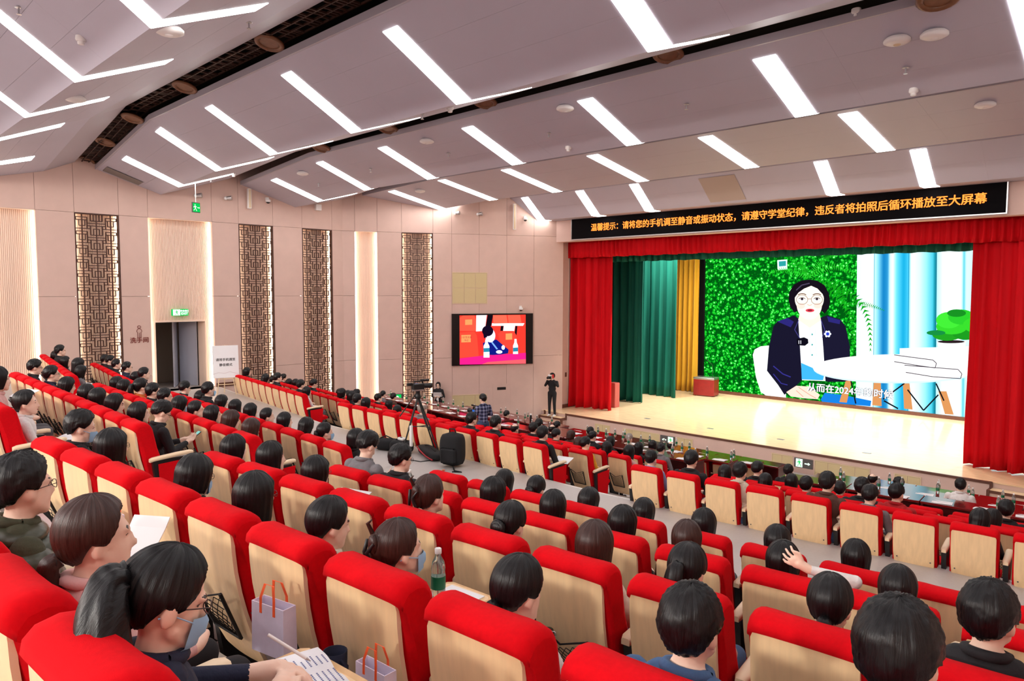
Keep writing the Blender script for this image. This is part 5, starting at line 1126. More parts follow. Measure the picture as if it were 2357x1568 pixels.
FORCE = {(161, 997): ('R0', 0), (38, 1150): ('Rm', -2), (235, 1340): ('Rm', -1), (400, 1385): ('Rm', 0), (240, 1035): ('R0', 1), (454, 1114): ('R0', 3), (594, 1145): ('R0', 4), (763, 1220): ('R0', 5), (924, 1274): ('R0', 6), (1199, 1362): ('R0', 7), (1595, 1495): ('R0', 8), (531, 1033): ('R1', 0), (628, 1055): ('R1', 1), (732, 1095): ('R1', 2), (992, 1142): ('R1', 4), (1179, 1207): ('R1', 5), (1372, 1257): ('R1', 6), (1585, 1314): ('R1', 7), (1911, 1394): ('R1', 8), (2275, 1463): ('R1', 9), (1251, 1009): ('0FC', 10), (1348, 1031): ('1FC', 10), (1500, 1067): ('0FR', 0), (1704, 1099): ('0FR', 2), (708, 902): ('0FW', 8), (357, 969): ('L1', 10), (48, 930): ('L0', 0)}
order = sorted(range(len(PPL)), key=lambda i: (0 if (PPL[i][0], PPL[i][1]) in FORCE else 1, -PPL[i][1]))
for i in order:
    px, py, hair, top, opt = PPL[i]; best = None
    for j in free:
        (x, y, z), s = cand[j]
        if z < .5: continue
        pr = 1660*.25/z                 # pixels per quarter metre at this depth
        dx, dy = (x-px)/pr, (y-py)/pr; cst = dx*dx+1.3*dy*dy
        if best is None or cst < best[0]: best = (cst, j)
    fk = FORCE.get((px, py))
    if fk:
        for j in list(free):
            if cand[j][1]['row'] == fk[0] and cand[j][1]['i'] == fk[1]: best = (0.0, j)
    if best and best[0] < 6: free.discard(best[1]); cand[best[1]][1]['person'] = i; ASSIGN.append((i, cand[best[1]][1], best[0]))
    else: print('UNASSIGNED', PPL[i][:2], best[0] if best else None)
SPECIAL = {}
for i, s, cst in ASSIGN:
    px, py, hair, top, opt = PPL[i]; r2 = random.Random(i)
    female = hair in ('bob', 'long', 'bun', 'pony', 'lowpony', 'up', 'claw', 'bigpony', 'curly'); sex = 'F' if female else 'M'
    yaw = r2.choice([-14, 0, 0, 10]); pit = r2.choice([0, 0, -10])
    row = s['lab']; n = ORD[min(s['k'], 15)]
    verb = 'seated'
    arms = 'lap'; lean = 0.0; data = None; extra = ''
    if 'PHONE' in opt: arms, pit, yaw, lean, extra = 'phone', -32, 0, .08, ' looking at a phone'
    if 'HAND' in opt: arms, yaw, pit, extra = 'handhead', 0, 0, ' with hand on head'
    if 'WRITE' in opt: arms, yaw, pit, lean, extra = 'write', -8, -20, .02, ' writing notes'
    row = row.replace('front section, ', 'front ') if extra else row; lab = f'person in {top} top{extra or " seated"}, {n} from the aisle, {row}'
    pos = s['c'].copy(); hd = seat_head(s); rr = ray(px, py); nn = s['f']; tt = (nn@(hd-CAM))/(nn@rr); tg = CAM+rr*tt-hd
    pos = pos+s['e']*float(np.clip(tg@s['e'], -.15-.12*((px, py) in FORCE), .15+.12*((px, py) in FORCE))); hz = float(np.clip(tg[2], -.06 if px != 235 else -.02, .05))
    if arms == 'write': pos = pos-s['f']*.08+s['e']*.11; hz += .04
    if opt == 'STAY': pos = pos+V3(0, 0, .08)+s['f']*.06
    o = empty('person', tuple(pos), s['rz']+math.radians(r2.uniform(-5, 5) if arms == 'lap' else 0), lab, 'person', 'seated audience')
    key = (sex, lean, yaw, pit, arms, arms != 'lap')
    if arms != 'lap':
        P, J0 = seated(*key); data = (build_body('body', P, J0, .0055 if arms in ('write', 'handhead') else .0075), J0)
    J = dress(o, key, hair, top, r2.randint(0, 2), i, 'g' in opt.split() or opt == 'g m', True if 'm' in opt.split() or opt in ('m', 'bm') else None, 1.0+hz/1.1, BROWNH if 'b' in opt else (GREYH if 'y' in opt else None), data)
    s['pobj'] = o; SPECIAL[opt.split()[0] if opt else ''] = (o, J, s)
    if arms != 'lap': SPECIAL[arms+str(px)] = (o, J, s)
print('PEOPLE', len(ASSIGN), 'bad', [(PPL[i][:2], s['row'], s['i'], round(c, 1)) for i, s, c in ASSIGN if c > 1.2])

# quilted jacket on the person at the left edge
for i, s, c_ in ASSIGN:
    if PPL[i][3] == 'olive':
        o = s['pobj']; PUF = mat('olive_puffer', (58, 60, 42), .38, bump=.5, bscale=9, spec=.5); m = MB()
        for k in range(6): m.ell((0, -.02, .60+.064*k), (.225-.006*k, .165, .048), 22, 10)
        m.ell((0, -.02, .965), (.16, .115, .05), 22, 10); m.build('puffer_jacket', PUF, o)
        for sx in (-1, 1):
            m = MB()
            for k in range(5):
                a = V3(sx*.19, -.01, .90); b = V3(sx*.255, .06, .70); p = a+(b-a)*k/4; m.ell(tuple(p), (.082, .085, .05), 14, 8)
            for k in range(1, 5): a = V3(sx*.255, .06, .70); b = V3(sx*.14, .24, .66); p = a+(b-a)*k/4; m.ell(tuple(p), (.07, .06, .064), 14, 8)
            m.build('sleeve', PUF, o)
# ================================================================ desks with bottles and papers
def bottle_parts(o):
    m = MB(); m.lathe([(.026, 0), (.031, .006), (.031, .11), (.029, .125), (.031, .14), (.026, .17), (.0125, .195), (.0125, .207)], 12); m.build('bottle_body', M['glass'], o)
    m = MB(); m.lathe([(.0316, .055), (.0318, .06), (.0318, .105), (.0316, .11)], 12); m.build('label', M['label'], o)
    m = MB(); m.lathe([(.0145, .205), (.015, .208), (.015, .225), (.012, .228)], 10); m.build('cap', M['white'], o)
BOT = empty('water_bottle', (0, 0, -5)); bottle_parts(BOT); botN = [0]
def bottle(pos, label, group='water bottles on the desks', sc=1.0):
    if botN[0] == 0: o = BOT
    else: o = copy_tree(BOT)
    botN[0] += 1; o.location = tuple(pos); o.scale = (sc,)*3; tag(o, label, 'bottle', group); return o
def sheet(name, pos, rz, w, h, label, cat, parent=None, tilt=0.0, th=.004, mt=None, lines=True):
    m = MB(); n = 5; rows = []
    for i in range(n+1):
        y = -h/2+h*i/n; z = .006*math.sin(i*1.1)
        rows.append([(-w/2, y, z), (w/2, y, z+.004), (w/2, y, z+.004+th), (-w/2, y, z+th)])
    m.loft(rows, 0); o = m.build(name, mt or M['paper'], parent, tuple(pos)); o.rotation_euler = (tilt, 0, rz)
    if label: tag(o, label, cat)
    return o
DESKTOP = {}
for r, blk, A, d, lo, hi, fz, nm in DROWS:
    L = np.linalg.norm(d[:2]); e = d/L; f = V3(-e[1], e[0], 0); rz = math.atan2(e[1], e[0]); zt = fz+.75; i = lo; k = 0; units = []
    while i < hi:
        n = min(2, hi-i); units.append((i, n)); i += n
    for k, (i, n) in enumerate(units):
        c = A+d*(i+n/2-.08)+f*1.22; w = L*n/2-.006; kk = len(units)-1-k if blk != 'FR' else k
        o = empty('conference_desk', (c[0], c[1], fz), rz, f'glossy mahogany desk in the {nm} desk row, {BL[blk]}, {ORD[kk]} from the aisle', 'desk', 'desks in front of the stage')
        m = MB(); m.rbox((-w, -.24, .71), (w, .24, .75), .008); m.build('desk_top', M['desk'], o)
        m = MB(); m.box((-w+.01, .19, .08), (w-.01, .21, .71)); m.build('modesty_panel', M['deskside'], o)
        for sx in (-1, 1): m = MB(); m.box((sx*(w-.02)-.015, -.20, 0), (sx*(w-.02)+.015, .20, .71)); m.build('side_panel', M['deskside'], o)
        for j in range(n):
            q = A+d*(i+j+.42); idx = (hi-1-(i+j)) if blk != 'FR' else i+j-lo; rr = random.Random(r*100+len(blk)+i*7+j+ord(blk[1]))
            tag_txt = f'{nm} desk row, {BL[blk]}, {ORD[min(idx, 15)]} seat from the aisle'
            if blk == 'FC' and r == 3 and idx < 5: continue
            if rr.random() < .72:
                p = q+f*(1.12+rr.uniform(-.06, .04))+e*rr.uniform(-.06, .06); s_ = sheet('paper_sheet', (p[0], p[1], zt+.0), rz+rr.uniform(-.2, .2), .30, .21, f'white papers, {tag_txt}', 'papers'); s_['group'] = 'papers on the desks'
            if rr.random() < .72:
                p = q+f*(1.32+rr.uniform(-.05, .05))+e*rr.uniform(.12, .2); bottle((p[0], p[1], zt), f'water bottle with green label, {tag_txt}')
    DESKTOP[(r, blk)] = (A, d, e, f, rz, zt)
# lidded tea cups and a flask among the bottles
for i, (px, py) in enumerate(((1399, 1013), (1436, 1022))):
    A, d, e, f, rz, zt = DESKTOP[(2, 'FC')]; p = pl(px, py, z=zt+.06); o = empty('tea_cup', (p[0], p[1], zt), 0, f'white lidded tea cup on the middle desks, {["left", "right"][i]} of the two', 'cup'); m = MB(); m.lathe([(.03, 0), (.042, .02), (.046, .11), (.044, .112)], 14); m.build('cup', M['white'], o); m = MB(); m.lathe([(.047, .11), (.044, .125), (.012, .135), (.012, .15), (.004, .152)], 14); m.build('lid', M['white'], o)
A, d, e, f, rz, zt = DESKTOP[(2, 'FW')]
p = A+d*.2+f*1.3; o = empty('thermos_flask', (p[0], p[1], zt), 0, 'dark thermos flask with pale lid on the left wing desks', 'flask'); m = MB(); m.lathe([(.035, 0), (.037, .01), (.037, .18), (.03, .2)], 14); m.build('body', M['blackplastic'], o); m = MB(); m.lathe([(.03, .2), (.03, .235), (.02, .24)], 14); m.build('lid', M['white'], o)
# ================================================================ standing people
def standing(arms, headyaw=0, headpitch=0, w=1.0):
    pel = V3(0, 0, .93); wst = V3(0, 0, 1.08); ch = V3(0, 0, 1.26); nr = V3(0, -.01, 1.40); nt = nr+V3(0, .015, .06); H = nt+V3(0, .015, .085); R = rotm(headyaw, headpitch)
    P = [('e', pel, (.155*w, .115, .12), None, 2), ('e', wst, (.145*w, .10, .13), None, 1), ('e', ch, (.17*w, .112, .17), None, 1), ('c', pel+V3(0, 0, .06), ch, .12*w, .12*w, 1), ('c', nr+V3(-.08*w, 0, -.04), nr+V3(.08*w, 0, -.04), .06, .06, 1), ('c', nr-V3(0, 0, .03), nt, .055, .05, 0), ('c', nt, H+V3(0, -.01, -.03), .05, .05, 0)]+head_prims(H, R)
    J = dict(H=H, R=R, nr=nr)
    for s in (-1, 1):
        sh = nr+V3(s*.175*w, 0, -.06)
        if arms == 'photo': el = V3(s*.27, .06, 1.20); wr = V3(s*.11, .20, 1.43); hd = V3(s*.075, .22, 1.49)
        elif arms == 'papers': el = V3(s*.25, .02, 1.08); wr = V3(s*.10, .20, 1.08); hd = V3(s*.05, .235, 1.10)
        else: el = V3(s*.25, .0, 1.12); wr = V3(s*.12, .22, 1.12); hd = V3(s*.08, .27, 1.13)
        P += arm_prims(sh, el, wr, hd, w, (V3(-s, 0, 0), V3(0, 1, 0), .8)); J['hand%d' % s] = hd
        hip = V3(s*.09, 0, .90); kn = V3(s*.105, .02, .50); an = V3(s*.115, 0, .09)
        P += [('c', hip, kn, .09*w, .065, 2), ('c', kn, an, .065, .05, 2), ('c', an+V3(0, -.03, -.045), an+V3(0, .14, -.058), .042, .034, 3)]
    return P, J
def tier_z(x, y):
    z = TIERS[0][1]
    for y0, zz in TIERS[1:]:
        if y >= y0+off(x): z = zz
    return z
PLAID = bpy.data.materials.new('plaid_shirt'); PLAID.use_nodes = True; nt_ = PLAID.node_tree; bs = nt_.nodes['Principled BSDF']; tc = nt_.nodes.new('ShaderNodeTexCoord'); mixn = None; cols = []
for ax in (0, 2):
    wv = nt_.nodes.new('ShaderNodeTexWave'); wv.bands_direction = 'XYZ'[ax]; wv.inputs['Scale'].default_value = 3.6; nt_.links.new(tc.outputs['Object'], wv.inputs['Vector']); rp = nt_.nodes.new('ShaderNodeValToRGB'); rp.color_ramp.interpolation = 'CONSTANT'; rp.color_ramp.elements[1].position = .74; nt_.links.new(wv.outputs['Fac'], rp.inputs[0]); cols.append(rp)
ad = nt_.nodes.new('ShaderNodeMath'); ad.operation = 'ADD'; nt_.links.new(cols[0].outputs[0], ad.inputs[0]); nt_.links.new(cols[1].outputs[0], ad.inputs[1]); rp = nt_.nodes.new('ShaderNodeValToRGB'); rp.color_ramp.interpolation = 'CONSTANT'; rp.color_ramp.elements[0].color = lin((28, 32, 62)); rp.color_ramp.elements[1].position = .9; rp.color_ramp.elements[1].color = lin((150, 156, 176)); mh = nt_.nodes.new('ShaderNodeMath'); mh.operation = 'MULTIPLY'; mh.inputs[1].default_value = .5; nt_.links.new(ad.outputs[0], mh.inputs[0]); e3 = rp.color_ramp.elements.new(.45); e3.color = lin((92, 100, 136)); nt_.links.new(mh.outputs[0], rp.inputs[0]); nt_.links.new(rp.outputs[0], bs.inputs['Base Color']); bs.inputs['Roughness'].default_value = .85
TOPS['plaid'] = PLAID
# photographer on the stage steps
P, J = standing('photo', 0, 6, 1.1); dat = (build_body('body', P, J, .011), J)
q = pl(1264, 958, z=.70); pz = .693
o = empty('person', (-18.05, 20.35, pz), math.radians(196), 'person in black suit and white shoes photographing from the left stage steps', 'person'); dress(o, None, 'curly', 'black', 0, 1, data=dat, scale=.97)
b = o.children[0]; b.material_slots[3].link = 'OBJECT'; b.material_slots[3].material = WSHOE
hp = (dat[1]['hand1']+dat[1]['hand-1'])/2+V3(0, .05, .05); mw = Matrix.Translation(o.location) @ Euler((0, 0, o.rotation_euler.z)).to_matrix().to_4x4() @ Matrix.Scale(.97, 4)
c = empty('photo_camera', tuple(mw @ Vector(hp)), o.rotation_euler.z, 'black photo camera held up by the photographer on the steps', 'camera'); m = MB(); m.rbox((-.075, -.03, -.05), (.075, .03, .05), .01); m.build('body', M['blackplastic'], c); m = MB(); m.lathe([(.035, 0), (.04, .03), (.045, .12), (.03, .12)], 14, (0, .03, 0), axis='y'); m.build('lens', M['blackplastic'], c); m = MB(); m.rbox((-.05, -.02, .05), (.05, .02, .12), .01); m.build('flash', M['white'], c)
ph = empty('smartphone', tuple(mw @ Vector(hp+V3(-.17, .02, .06))), o.rotation_euler.z, 'red smartphone held beside the photo camera', 'phone'); m = MB(); m.rbox((-.036, -.005, -.075), (.036, .005, .075), .004); m.build('case', mat('phone_red', (210, 40, 40), .4), ph)
# usher with papers by the wall
P, J = standing('papers', 0, -8, .92); dat = (build_body('body', P, J, .012), J); ox, oy = -20.1, 16.75; tz = tier_z(ox, oy)
zt_ = pl(1009, 880, y=oy); xw = pl(1009, 895, y=oy)[0]; sc = (zt_[2]-tz)/1.67
o = empty('person', (xw, oy, tz), math.radians(216), 'person in black with a lanyard and white papers standing by the left wall', 'person'); dress(o, None, 'bob', 'black', 0, 2, data=dat, scale=sc)
mw = Matrix.Translation(o.location) @ Euler((0, 0, o.rotation_euler.z)).to_matrix().to_4x4() @ Matrix.Scale(sc, 4)
m = MB(); m.tube([(-.05, .06, 1.38), (-.02, .13, 1.2), (0, .14, 1.08), (.02, .13, 1.2), (.05, .06, 1.38)], .006, 5); m.build('lanyard', mat('lanyard', (150, 160, 200), .6), o); m = MB(); m.rbox((-.045, .135, .95), (.045, .142, 1.07), .003); m.build('badge', M['white'], o)
s_ = sheet('paper_bundle', tuple(mw @ Vector((-.03, .27, 1.20))), o.rotation_euler.z+.2, .30, .21, 'white papers held by the usher at the wall', 'papers', tilt=math.radians(55))
# cameraman in plaid
P, J = standing('camcorder', 10, -4); dat = (build_body('body', P, J, .011), J); best = None
for yy in np.arange(11.5, 18, .05):
    t = pl(1112, 907, y=yy); g = tier_z(t[0], yy); er = abs((t[2]-g)-1.68)
    if best is None or er < best[0]: best = (er, t, g, yy)
_, t, g, yy = best
o = empty('person', (t[0], yy, g), math.radians(78), 'person in dark plaid shirt filming beside the left desks', 'person'); J = dress(o, None, 'short', 'plaid', 1, 3, data=dat, scale=(t[2]-g)/1.68)
mw = Matrix.Translation(o.location) @ Euler((0, 0, o.rotation_euler.z)).to_matrix().to_4x4()
def camcorder(root, s=1.0):
    m = MB(); m.rbox((-.06*s, -.14*s, -.06*s), (.06*s, .14*s, .06*s), .015*s); m.build('body', M['blackplastic'], root); m = MB(); m.lathe([(.04*s, 0), (.048*s, .04*s), (.05*s, .14*s), (.058*s, .15*s), (.058*s, .2*s), (.04*s, .2*s)], 14, (0, .13*s, 0), axis='y'); m.build('lens', M['blackplastic'], root)
    m = MB(); m.tube([(0, -.10*s, .06*s), (0, -.08*s, .115*s), (0, .1*s, .115*s), (0, .13*s, .06*s)], .016*s, 8); m.build('handle', M['blackplastic'], root); m = MB(); m.lathe([(.02*s, 0), (.022*s, .2*s)], 10, (.035*s, .05*s, .13*s), axis='y'); m.build('microphone', M['blackplastic'], root); m = MB(); m.rbox((-.03*s, -.26*s, .03*s), (.03*s, -.13*s, .09*s), .01*s); m.build('viewfinder', M['blackplastic'], root)
    m = MB(); m.box((-.075*s, -.05*s, .0), (-.068*s, .05*s, .06*s)); m.build('monitor', emat('monitor_blue', (60, 120, 220), .8), root)
c = empty('camcorder', tuple(mw @ Vector((0, .36, 1.16))), o.rotation_euler.z, 'black camcorder held at chest height by the person in plaid', 'camcorder'); camcorder(c, 1.1)
# ================================================================ tripod and video camera in the cross aisle
y0 = 8.05; top = pl(962, 915, y=y0); base = V3(top[0], y0, 2.43); apex = top[2]-2.43
tp = empty('tripod', tuple(base), 0, 'tall black tripod standing in the cross aisle behind the seats', 'tripod')
for k, (px, py) in enumerate(((923, 1050), (1014, 1052), (968, 1020))):
    ft = pl(px, py, z=2.44)-base; fx = V3(ft[0], ft[1], .01)
    if k == 2: fx = V3(.1, .33, .01)
    a = V3(0, 0, apex); mid = a*.45+fx*.55; side = np.cross(fx-a, V3(0, 0, 1)); side = side/np.linalg.norm(side)*.03
    m = MB(); m.tube([tuple(a+side), tuple(mid+side)], .012, 6); m.tube([tuple(a-side), tuple(mid-side)], .012, 6); m.tube([tuple(a*.5+fx*.5), tuple(fx)], .014, 6); lg = m.build('leg', M['blackplastic'], tp); m = MB(); m.ell(tuple(fx+V3(0, 0, .01)), (.025, .025, .02), 8, 6); m.build('foot', M['blackplastic'], lg)
    m = MB(); m.tube([tuple(a*.5+fx*.5), (0, 0, apex*.5)], .009, 5); m.build('spreader_arm', M['blackplastic'], tp)
m = MB(); m.lathe([(.05, 0), (.06, .03), (.05, .06), (.035, .12), (.05, .14), (.05, .16)], 14, (0, 0, apex-.02)); m.build('fluid_head', M['blackplastic'], tp)
m = MB(); m.tube([(-.02, -.02, apex+.08), (-.22, -.25, apex-.35)], .011, 6); m.build('pan_handle', M['blackplastic'], tp)
vc = empty('video_camera', (base[0], base[1], 2.43+apex+.20), math.radians(-8), 'black video camera mounted on the tripod facing the stage', 'video camera'); camcorder(vc, .85); m = MB(); m.box((-.05, -.1, -.075), (.05, .1, -.05)); m.build('mounting_plate', M['metal'], vc)
# power strip, cable, bags
p = pl(958, 1016, z=2.75); m = MB(); m.rbox((-.03, -.02, 0), (.03, .02, .38), .006); o = m.build('power_strip', M['white'], None, (base[0]+.0, base[1]-.16, 2.62)); tag(o, 'white power strip hanging from the tripod', 'power strip')
m = MB(); m.tube([(base[0], base[1]-.16, 2.64), (base[0]+.05, base[1]-.2, 2.5), (base[0]+.2, base[1]-.35, 2.44), (base[0]+.45, base[1]-.3, 2.44), (base[0]+.5, base[1]-.1, 2.44)], .008, 5); o = m.build('power_cable', M['blackplastic']); tag(o, 'thin black cable lying on the floor under the tripod', 'cable')
def soft_bag(name, pos, rz, sx, sy, sz, label, cat, sq=3.5, mt=None):
    m = MB(); n, k = 20, 12; rings = []
    for i in range(k+1):
        t = i/k; z = sz*t; s = (1-abs(2*t-1)**sq)**(1/sq)*.97+.03; ring = []
        for j in range(n):
            a = 2*math.pi*j/n; c, s2 = math.cos(a), math.sin(a); rr = (abs(c)**sq+abs(s2)**sq)**(-1/sq)*s*(1+.02*math.sin(5*a+3*t)); ring.append((sx*rr*c, sy*rr*s2, z))
        rings.append(ring)
    m.loft(rings, 0, True); o = empty(name, tuple(pos), rz, label, cat); m.build('body', mt or M['blackcloth'], o); return o
p = pl(1030, 1076, z=2.43); bp = soft_bag('backpack', (p[0], p[1]+.12, 2.43), math.radians(20), .21, .16, .60, 'large black backpack standing upright in the cross aisle', 'backpack')
m = MB(); m.rbox((-.15, -.2, .08), (.15, -.13, .34), .03); m.build('front_pocket', M['blackcloth'], bp); m = MB(); m.tube([(-.06, .0, .585), (-.05, -.02, .65), (.05, -.02, .65), (.06, 0, .585)], .012, 6); m.build('top_handle', M['blackcloth'], bp); m = MB(); m.tube([(.1, -.17, .03), (.2, -.3, .01), (.35, -.33, .008), (.2, -.38, .008)], .012, 5); m.build('strap', M['blackcloth'], bp); m = MB(); m.ell((.02, -.35, .012), (.03, .02, .012), 8, 6); m.build('buckle', mat('orange_buckle', (226, 110, 60), .4), bp)
for (px, py), rz, sx, sy, sz, lab in (((885, 1036), .5, .22, .14, .22, 'small black camera bag at the left end of the bags on the aisle floor'), ((920, 1043), .3, .22, .15, .24, 'black equipment bag with a white box on top beside the tripod'), ((985, 1052), -.35, .48, .13, .16, 'long black tripod bag lying on the aisle floor')):
    p = pl(px, py, z=2.43); b = soft_bag('equipment_bag', (p[0], p[1]+.05, 2.43), rz, sx, sy, sz, lab, 'bag'); m = MB(); m.tube([(-sx*.6, 0, sz*.97), (0, -.02, sz+.05), (sx*.6, 0, sz*.97)], .012, 6); m.build('carry_handle', M['blackcloth'], b)
    if 'white box' in lab: m = MB(); m.rbox((-.08, -.05, 0), (.08, .05, .05), .015); o = m.build('white_case', M['white'], None, (p[0], p[1]+.05, 2.43+sz-.005)); tag(o, 'small white case lying on the black equipment bag', 'case')
    if 'tripod bag' in lab:
        m = MB(); m.tube([(-.4, -.12, .12), (-.1, -.16, .10), (.2, -.15, .06), (.42, -.1, .03)], .014, 5); m.build('red_zip', mat('red_zip', (170, 20, 34), .5), b)
# ================================================================ notice on an easel
q = pl(521, 908, z=2.43); fc = math.atan2(-q[1], -q[0]); ez = empty('easel', (q[0], q[1], 2.43), fc+math.pi/2+.12, 'small wooden easel standing beside the exit door', 'easel')
for x0, x1, y0_, y1_ in ((-.05, -.26, .06, -.10), (.05, .26, .06, -.10), (0, 0, .08, .42)):
    m = MB(); m.tube([(x0, y0_, 1.42), (x1, y1_, .0)], .014, 6); m.build('leg', M['beech_edge'], ez)
for z in (.30, .46): m = MB(); m.tube([(-.20+.03*(z-.3), -.07, z), (.20-.03*(z-.3), -.07, z)], .012, 6); m.build('crossbar', M['beech_edge'], ez)
mw = Matrix.Translation(ez.location) @ Euler((0, 0, ez.rotation_euler.z)).to_matrix().to_4x4()
bd = empty('notice_board', tuple(mw @ Vector((0, -.085, .49))), ez.rotation_euler.z, 'white notice board with black characters resting on the easel', 'notice'); bd.rotation_euler = (math.radians(-7), 0, ez.rotation_euler.z); m = MB(); m.rbox((-.35, -.012, 0), (.35, .0, .93), .003); m.build('board', M['paper'], bd)
INK = mat('ink_black', (26, 22, 26), .6)
for body, z in (('请将手机调至', .52), ('静音模式', .37)):
    tm = text_mesh('notice_text', body, .088, INK, None, (0, 0, 0), (1, 0, 0), (0, 0, 1), .0006, bold=.002); tm.parent = bd; tm.matrix_basis = Matrix.Translation((0, -.0135, z)) @ Matrix.Rotation(math.pi/2, 4, 'X')
m = MB(); m.tube([(-.34, -.0135, .12), (-.2, -.0135, .16), (-.05, -.0135, .13), (.1, -.0135, .17), (.34, -.0135, .10)], .004, 4); m.build('printed_line', mat('ink_rose', (190, 160, 165), .6), bd)
# ================================================================ things held by or lying beside the audience
def local(o, v, sc=1.0): return Matrix.Translation(o.location) @ Euler((0, 0, o.rotation_euler.z)).to_matrix().to_4x4() @ Vector([x*o.scale[0] for x in v])
for px, lab in ((357, 'phone held by the person at the end of the middle block'), (825, 'smartphone with lit screen held by the person in grey')):
    k = 'phone'+str(px)
    if k in SPECIAL:
        o, J, s = SPECIAL[k]; ph = empty('smartphone', tuple(local(o, (0, .44, .82))), o.rotation_euler.z, lab, 'phone'); ph.rotation_euler = (math.radians(35), 0, o.rotation_euler.z); m = MB(); m.rbox((-.036, -.075, -.004), (.036, .075, .004), .003); m.build('case', M['blackplastic'], ph); m = MB(); m.box((-.032, -.07, .004), (.032, .07, .0048)); m.build('screen', emat('phone_screen', (150, 220, 210), .9), ph)
        if px == 357: sheet('booklet', tuple(local(o, (-.02, .34, .60))), o.rotation_euler.z, .3, .21, 'open white booklet on the lap of the person with the phone', 'booklet', tilt=math.radians(8))
k = 'write400'
BK = mat('booklet_print', (244, 246, 250), .6)
if k in SPECIAL:
    o, J, s = SPECIAL[k]; rz = o.rotation_euler.z
    tb = local(o, (.02, .40, .70)); m = MB(); m.rbox((-.17, -.13, -.012), (.17, .13, .0), .02); t = m.build('writing_tablet', M['beech'], None, tuple(tb)); t.rotation_euler = (0, 0, rz); tag(t, 'beech writing tablet under the open booklet in the nearest row', 'tablet')
    bk = empty('booklet', tuple(tb+Vector((0, 0, .004))), rz-.25, 'open white booklet with printed lines under the writing hands', 'booklet')
    for sx in (-1, 1):
        m = MB(); rows = []
        for i in range(9):
            x = sx*.15*i/8; zz = .028*math.sin(min(1, i/5)*math.pi*.5)*(1-.5*i/8); rows.append([(x, -.105, zz), (x, .105, zz), (x, .105, zz-.006), (x, -.105, zz-.006)])
        m.loft(rows, 0, True); pg = m.build('page', BK, bk)
        r3 = random.Random(5+sx)
        m = MB()
        for ln in range(11):
            y = .085-ln*.016; x0 = .02; L = r3.uniform(.05, .10)
            for w in range(int(L/.009)): m.box((min(sx*(x0+w*.009), sx*(x0+w*.009+.006)), y, .0290), (max(sx*(x0+w*.009), sx*(x0+w*.009+.006)), y+.0042, .0296))
        pr = m.build('printed_lines', mat('print_blue', (96, 106, 150), .6), bk); pr['kind'] = 'stuff'
    pn = empty('pen', tuple(local(o, (.02, .36, .83))), rz, 'white pen held in the writing hand in the nearest row', 'pen'); m = MB(); m.tube([(-.045, -.03, .03), (.045, .03, -.03)], .0045, 8); m.build('barrel', M['white'], pn); m = MB(); m.tube([(.045, .03, -.03), (.055, .037, -.037)], [.004, .001], 6); m.build('tip', M['metal'], pn)
    add_mask(o, J); add_glasses(o, J)
# gift bags, bottles, flask and papers near the camera
def seat_of(row, i):
    for s in SEATS:
        if s['row'] == row and s['i'] == i: return s
def at_seat(s, x, y, z): return s['c']+s['e']*x+s['f']*y+V3(0, 0, z)
def gift_bag(pos, rz, label, sc=1.0):
    o = empty('gift_bag', tuple(pos), rz, label, 'gift bag'); o.scale = (sc,)*3; m = MB(); w, d, h = .12, .045, .26; m.loft([[(-w, -d, 0), (w, -d, 0), (w, d, 0), (-w, d, 0)], [(-w, -d*.9, h), (w, -d*.9, h), (w, d*.9, h), (-w, d*.9, h)], [(-w+.004, -d*.8, h), (w-.004, -d*.8, h), (w-.004, d*.8, h), (-w+.004, d*.8, h)], [(-w+.004, -d*.8, .02), (w-.004, -d*.8, .02), (w-.004, d*.8, .02), (-w+.004, d*.8, .02)]], 0); m.build('bag_body', BAGM, o)
    for sy in (-1, 1):
        m = MB(); pts = [(-.05, sy*d*.95, h-.05), (-.05, sy*d*.9, h+.03), (-.03, sy*d*.6, h+.10), (.03, sy*d*.6, h+.10), (.05, sy*d*.9, h+.03), (.05, sy*d*.95, h-.05)]; m.loft([[(x-.009, y, z), (x+.009, y, z), (x+.009, y+.002, z+.002), (x-.009, y+.002, z+.002)] for x, y, z in pts], 0); m.build('handle', ORG, o)
    return o
def onrow(row, px, py, o_):
    s = seat_of(row, 4); r = ray(px, py); p0 = s['c']-s['f']*(.30+o_); t = (s['f']@(p0-CAM))/(s['f']@r); return CAM+r*t
ORG = mat('orange_ribbon', (250, 96, 40), .6); BAGM = mat('pastel_bag', (228, 222, 244), .5, vary=.12, scale=6)
s = seat_of('R0', 5); gift_bag(onrow('R0', 632, 1500, .10), s['rz']+.15, 'pastel gift bag with orange handles on the chair back before the writing person', .75)
s = seat_of('R0', 6); gift_bag(onrow('R0', 866, 1640, .10), s['rz'], 'pastel gift bag with orange handles in a net pocket at the bottom edge', .62)
s = seat_of('R0', 1); gift_bag(onrow('R0', 258, 1268, .08), s['rz'], 'pastel gift bag with orange handles beside the person in olive', .8)
s = seat_of('L1', 6); gift_bag(at_seat(s, .0, -.42, .34), s['rz'], 'orange-handled bag hanging behind the middle block seats', .8)
p = pl(1009, 1340, z=4.62); s = seat_of('R0', 6)
q = pl(1009, 1382, z=4.13); m = MB(); m.rbox((-.14, -.17, -.02), (.14, .17, 0), .02); t = m.build('writing_tablet', M['beech'], None, (q[0]+.02, q[1]+.02, 4.125)); t.rotation_euler = (0, 0, s['rz']); tag(t, 'beech writing tablet carrying the large water bottle', 'tablet')
big = bottle((q[0], q[1], 4.13), 'large water bottle with green label on the arm beside the person with a hair clip', 'water bottles in the near block', 1.0)
sheet('paper_sheet', (q[0]+.02, q[1]+.03, 4.127), s['rz'], .2, .26, 'white papers under the water bottle on the near chair arm', 'papers')
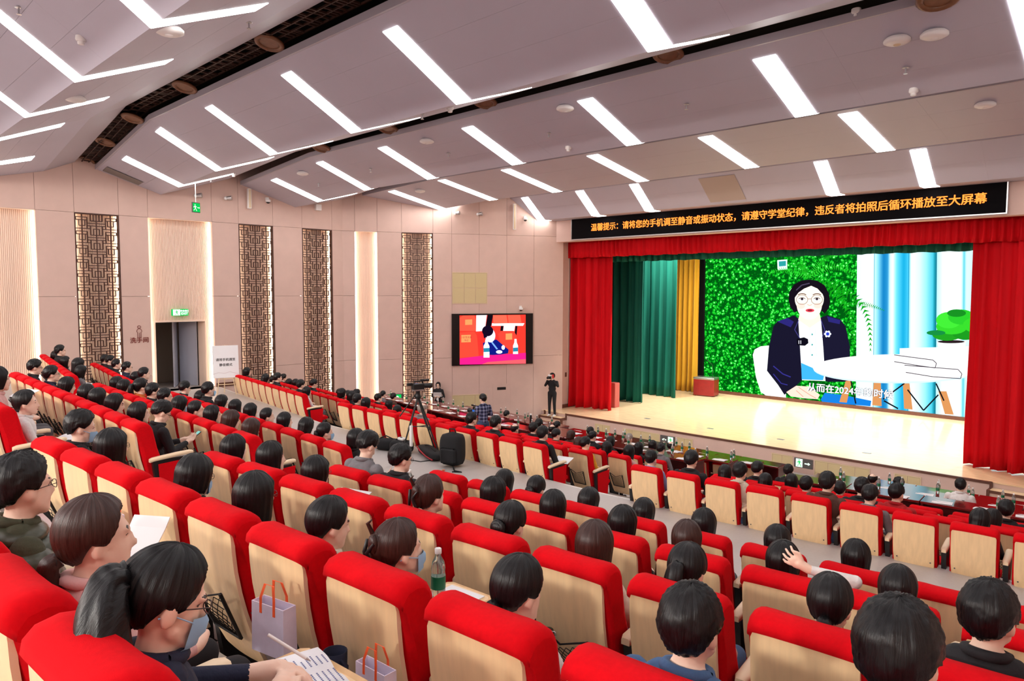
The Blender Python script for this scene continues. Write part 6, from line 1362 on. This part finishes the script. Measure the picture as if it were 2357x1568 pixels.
for row, i, x, lab in (('R0', 0, .0, 'water bottle in the net pocket nearest the left edge'), ('R0', 1, -.05, 'water bottle in the net pocket before the person in olive'), ('L1', 10, .0, 'water bottle in the net pocket behind the person with the phone'), ('R2', 0, .27, 'water bottle on the writing tablet in the fourth row'), ('R0', 2, .1, 'water bottle in the net pocket beside the raised papers')):
    s = seat_of(row, i); y = -.385 if row != 'R2' else .25; bottle(at_seat(s, x, y, .46 if row != 'R2' else .76), lab, 'water bottles in the near block')
s = seat_of('R1', 6); o = empty('drinking_flask', tuple(at_seat(s, -.04, -.385, .47)), 0, 'dark red steel flask with black lid in a net pocket', 'flask'); m = MB(); m.lathe([(.03, 0), (.034, .008), (.034, .19), (.03, .205)], 16); m.build('body', mat('flask_red', (110, 24, 34), .35), o); m = MB(); m.lathe([(.031, .205), (.031, .25), (.026, .262), (.008, .262)], 16); m.build('lid', M['blackplastic'], o); m = MB(); m.tube([(.03, 0, .235), (.05, .0, .25), (.045, 0, .265), (.02, 0, .258)], .004, 6); m.build('loop', M['metal'], o)
s = seat_of('R0', 5); o = empty('mug', tuple(onrow('R0', 772, 1560, .06)), 0, 'dark navy mug in a holder at the bottom edge', 'mug'); m = MB(); m.lathe([(.036, 0), (.042, .01), (.044, .10), (.040, .10), (.038, .012)], 18); m.build('cup', TOPS['navy'], o); m = MB(); m.tube([(.04, 0, .08), (.075, 0, .07), (.07, 0, .035), (.04, 0, .025)], .008, 6); m.build('handle', TOPS['navy'], o)
s = seat_of('R0', 2); sheet('booklet', tuple(onrow('R0', 322, 1252, .16)), s['rz']+.5, .2, .28, 'folded white booklet held up before the second row', 'booklet', tilt=math.radians(50))
for row, i, x, y, z, lab in (('L0', 0, -.1, .35, .68, 'open white booklet on the lap of the person in white'), ('L0', -4, 0, .38, .86, 'white papers held by the person in pink'), ('0FC', 10, .1, .34, .70, 'white papers on the lap of the person in black at the aisle'), ('R1', 1, .3, .3, .76, 'open cream booklet on the writing tablet in the third row'), ('R2', 6, .3, .25, .62, 'white papers beside the denim jacket in the fourth row'), ('R1', 10, -.1, .3, .66, 'printed white sheet beside the person at the right edge')):
    s = seat_of(row, i)
    if s is None: continue
    sheet('paper_sheet', tuple(at_seat(s, x, y, z)), s['rz']+.2, .3, .21, lab, 'papers', tilt=math.radians(20))
# lettering on the white shirt
for i, s, c_ in ASSIGN:
    if PPL[i][4] == 'STAY':
        o = s['pobj']; tm = text_mesh('shirt_text', 'Staying True', .075, INK, None, (0, 0, 0), (1, 0, 0), (0, 0, 1), .0006, bold=.0015); tm.parent = o; tm.matrix_basis = Matrix.Translation((0, -.155, .885)) @ Matrix.Rotation(math.pi/2, 4, 'X')
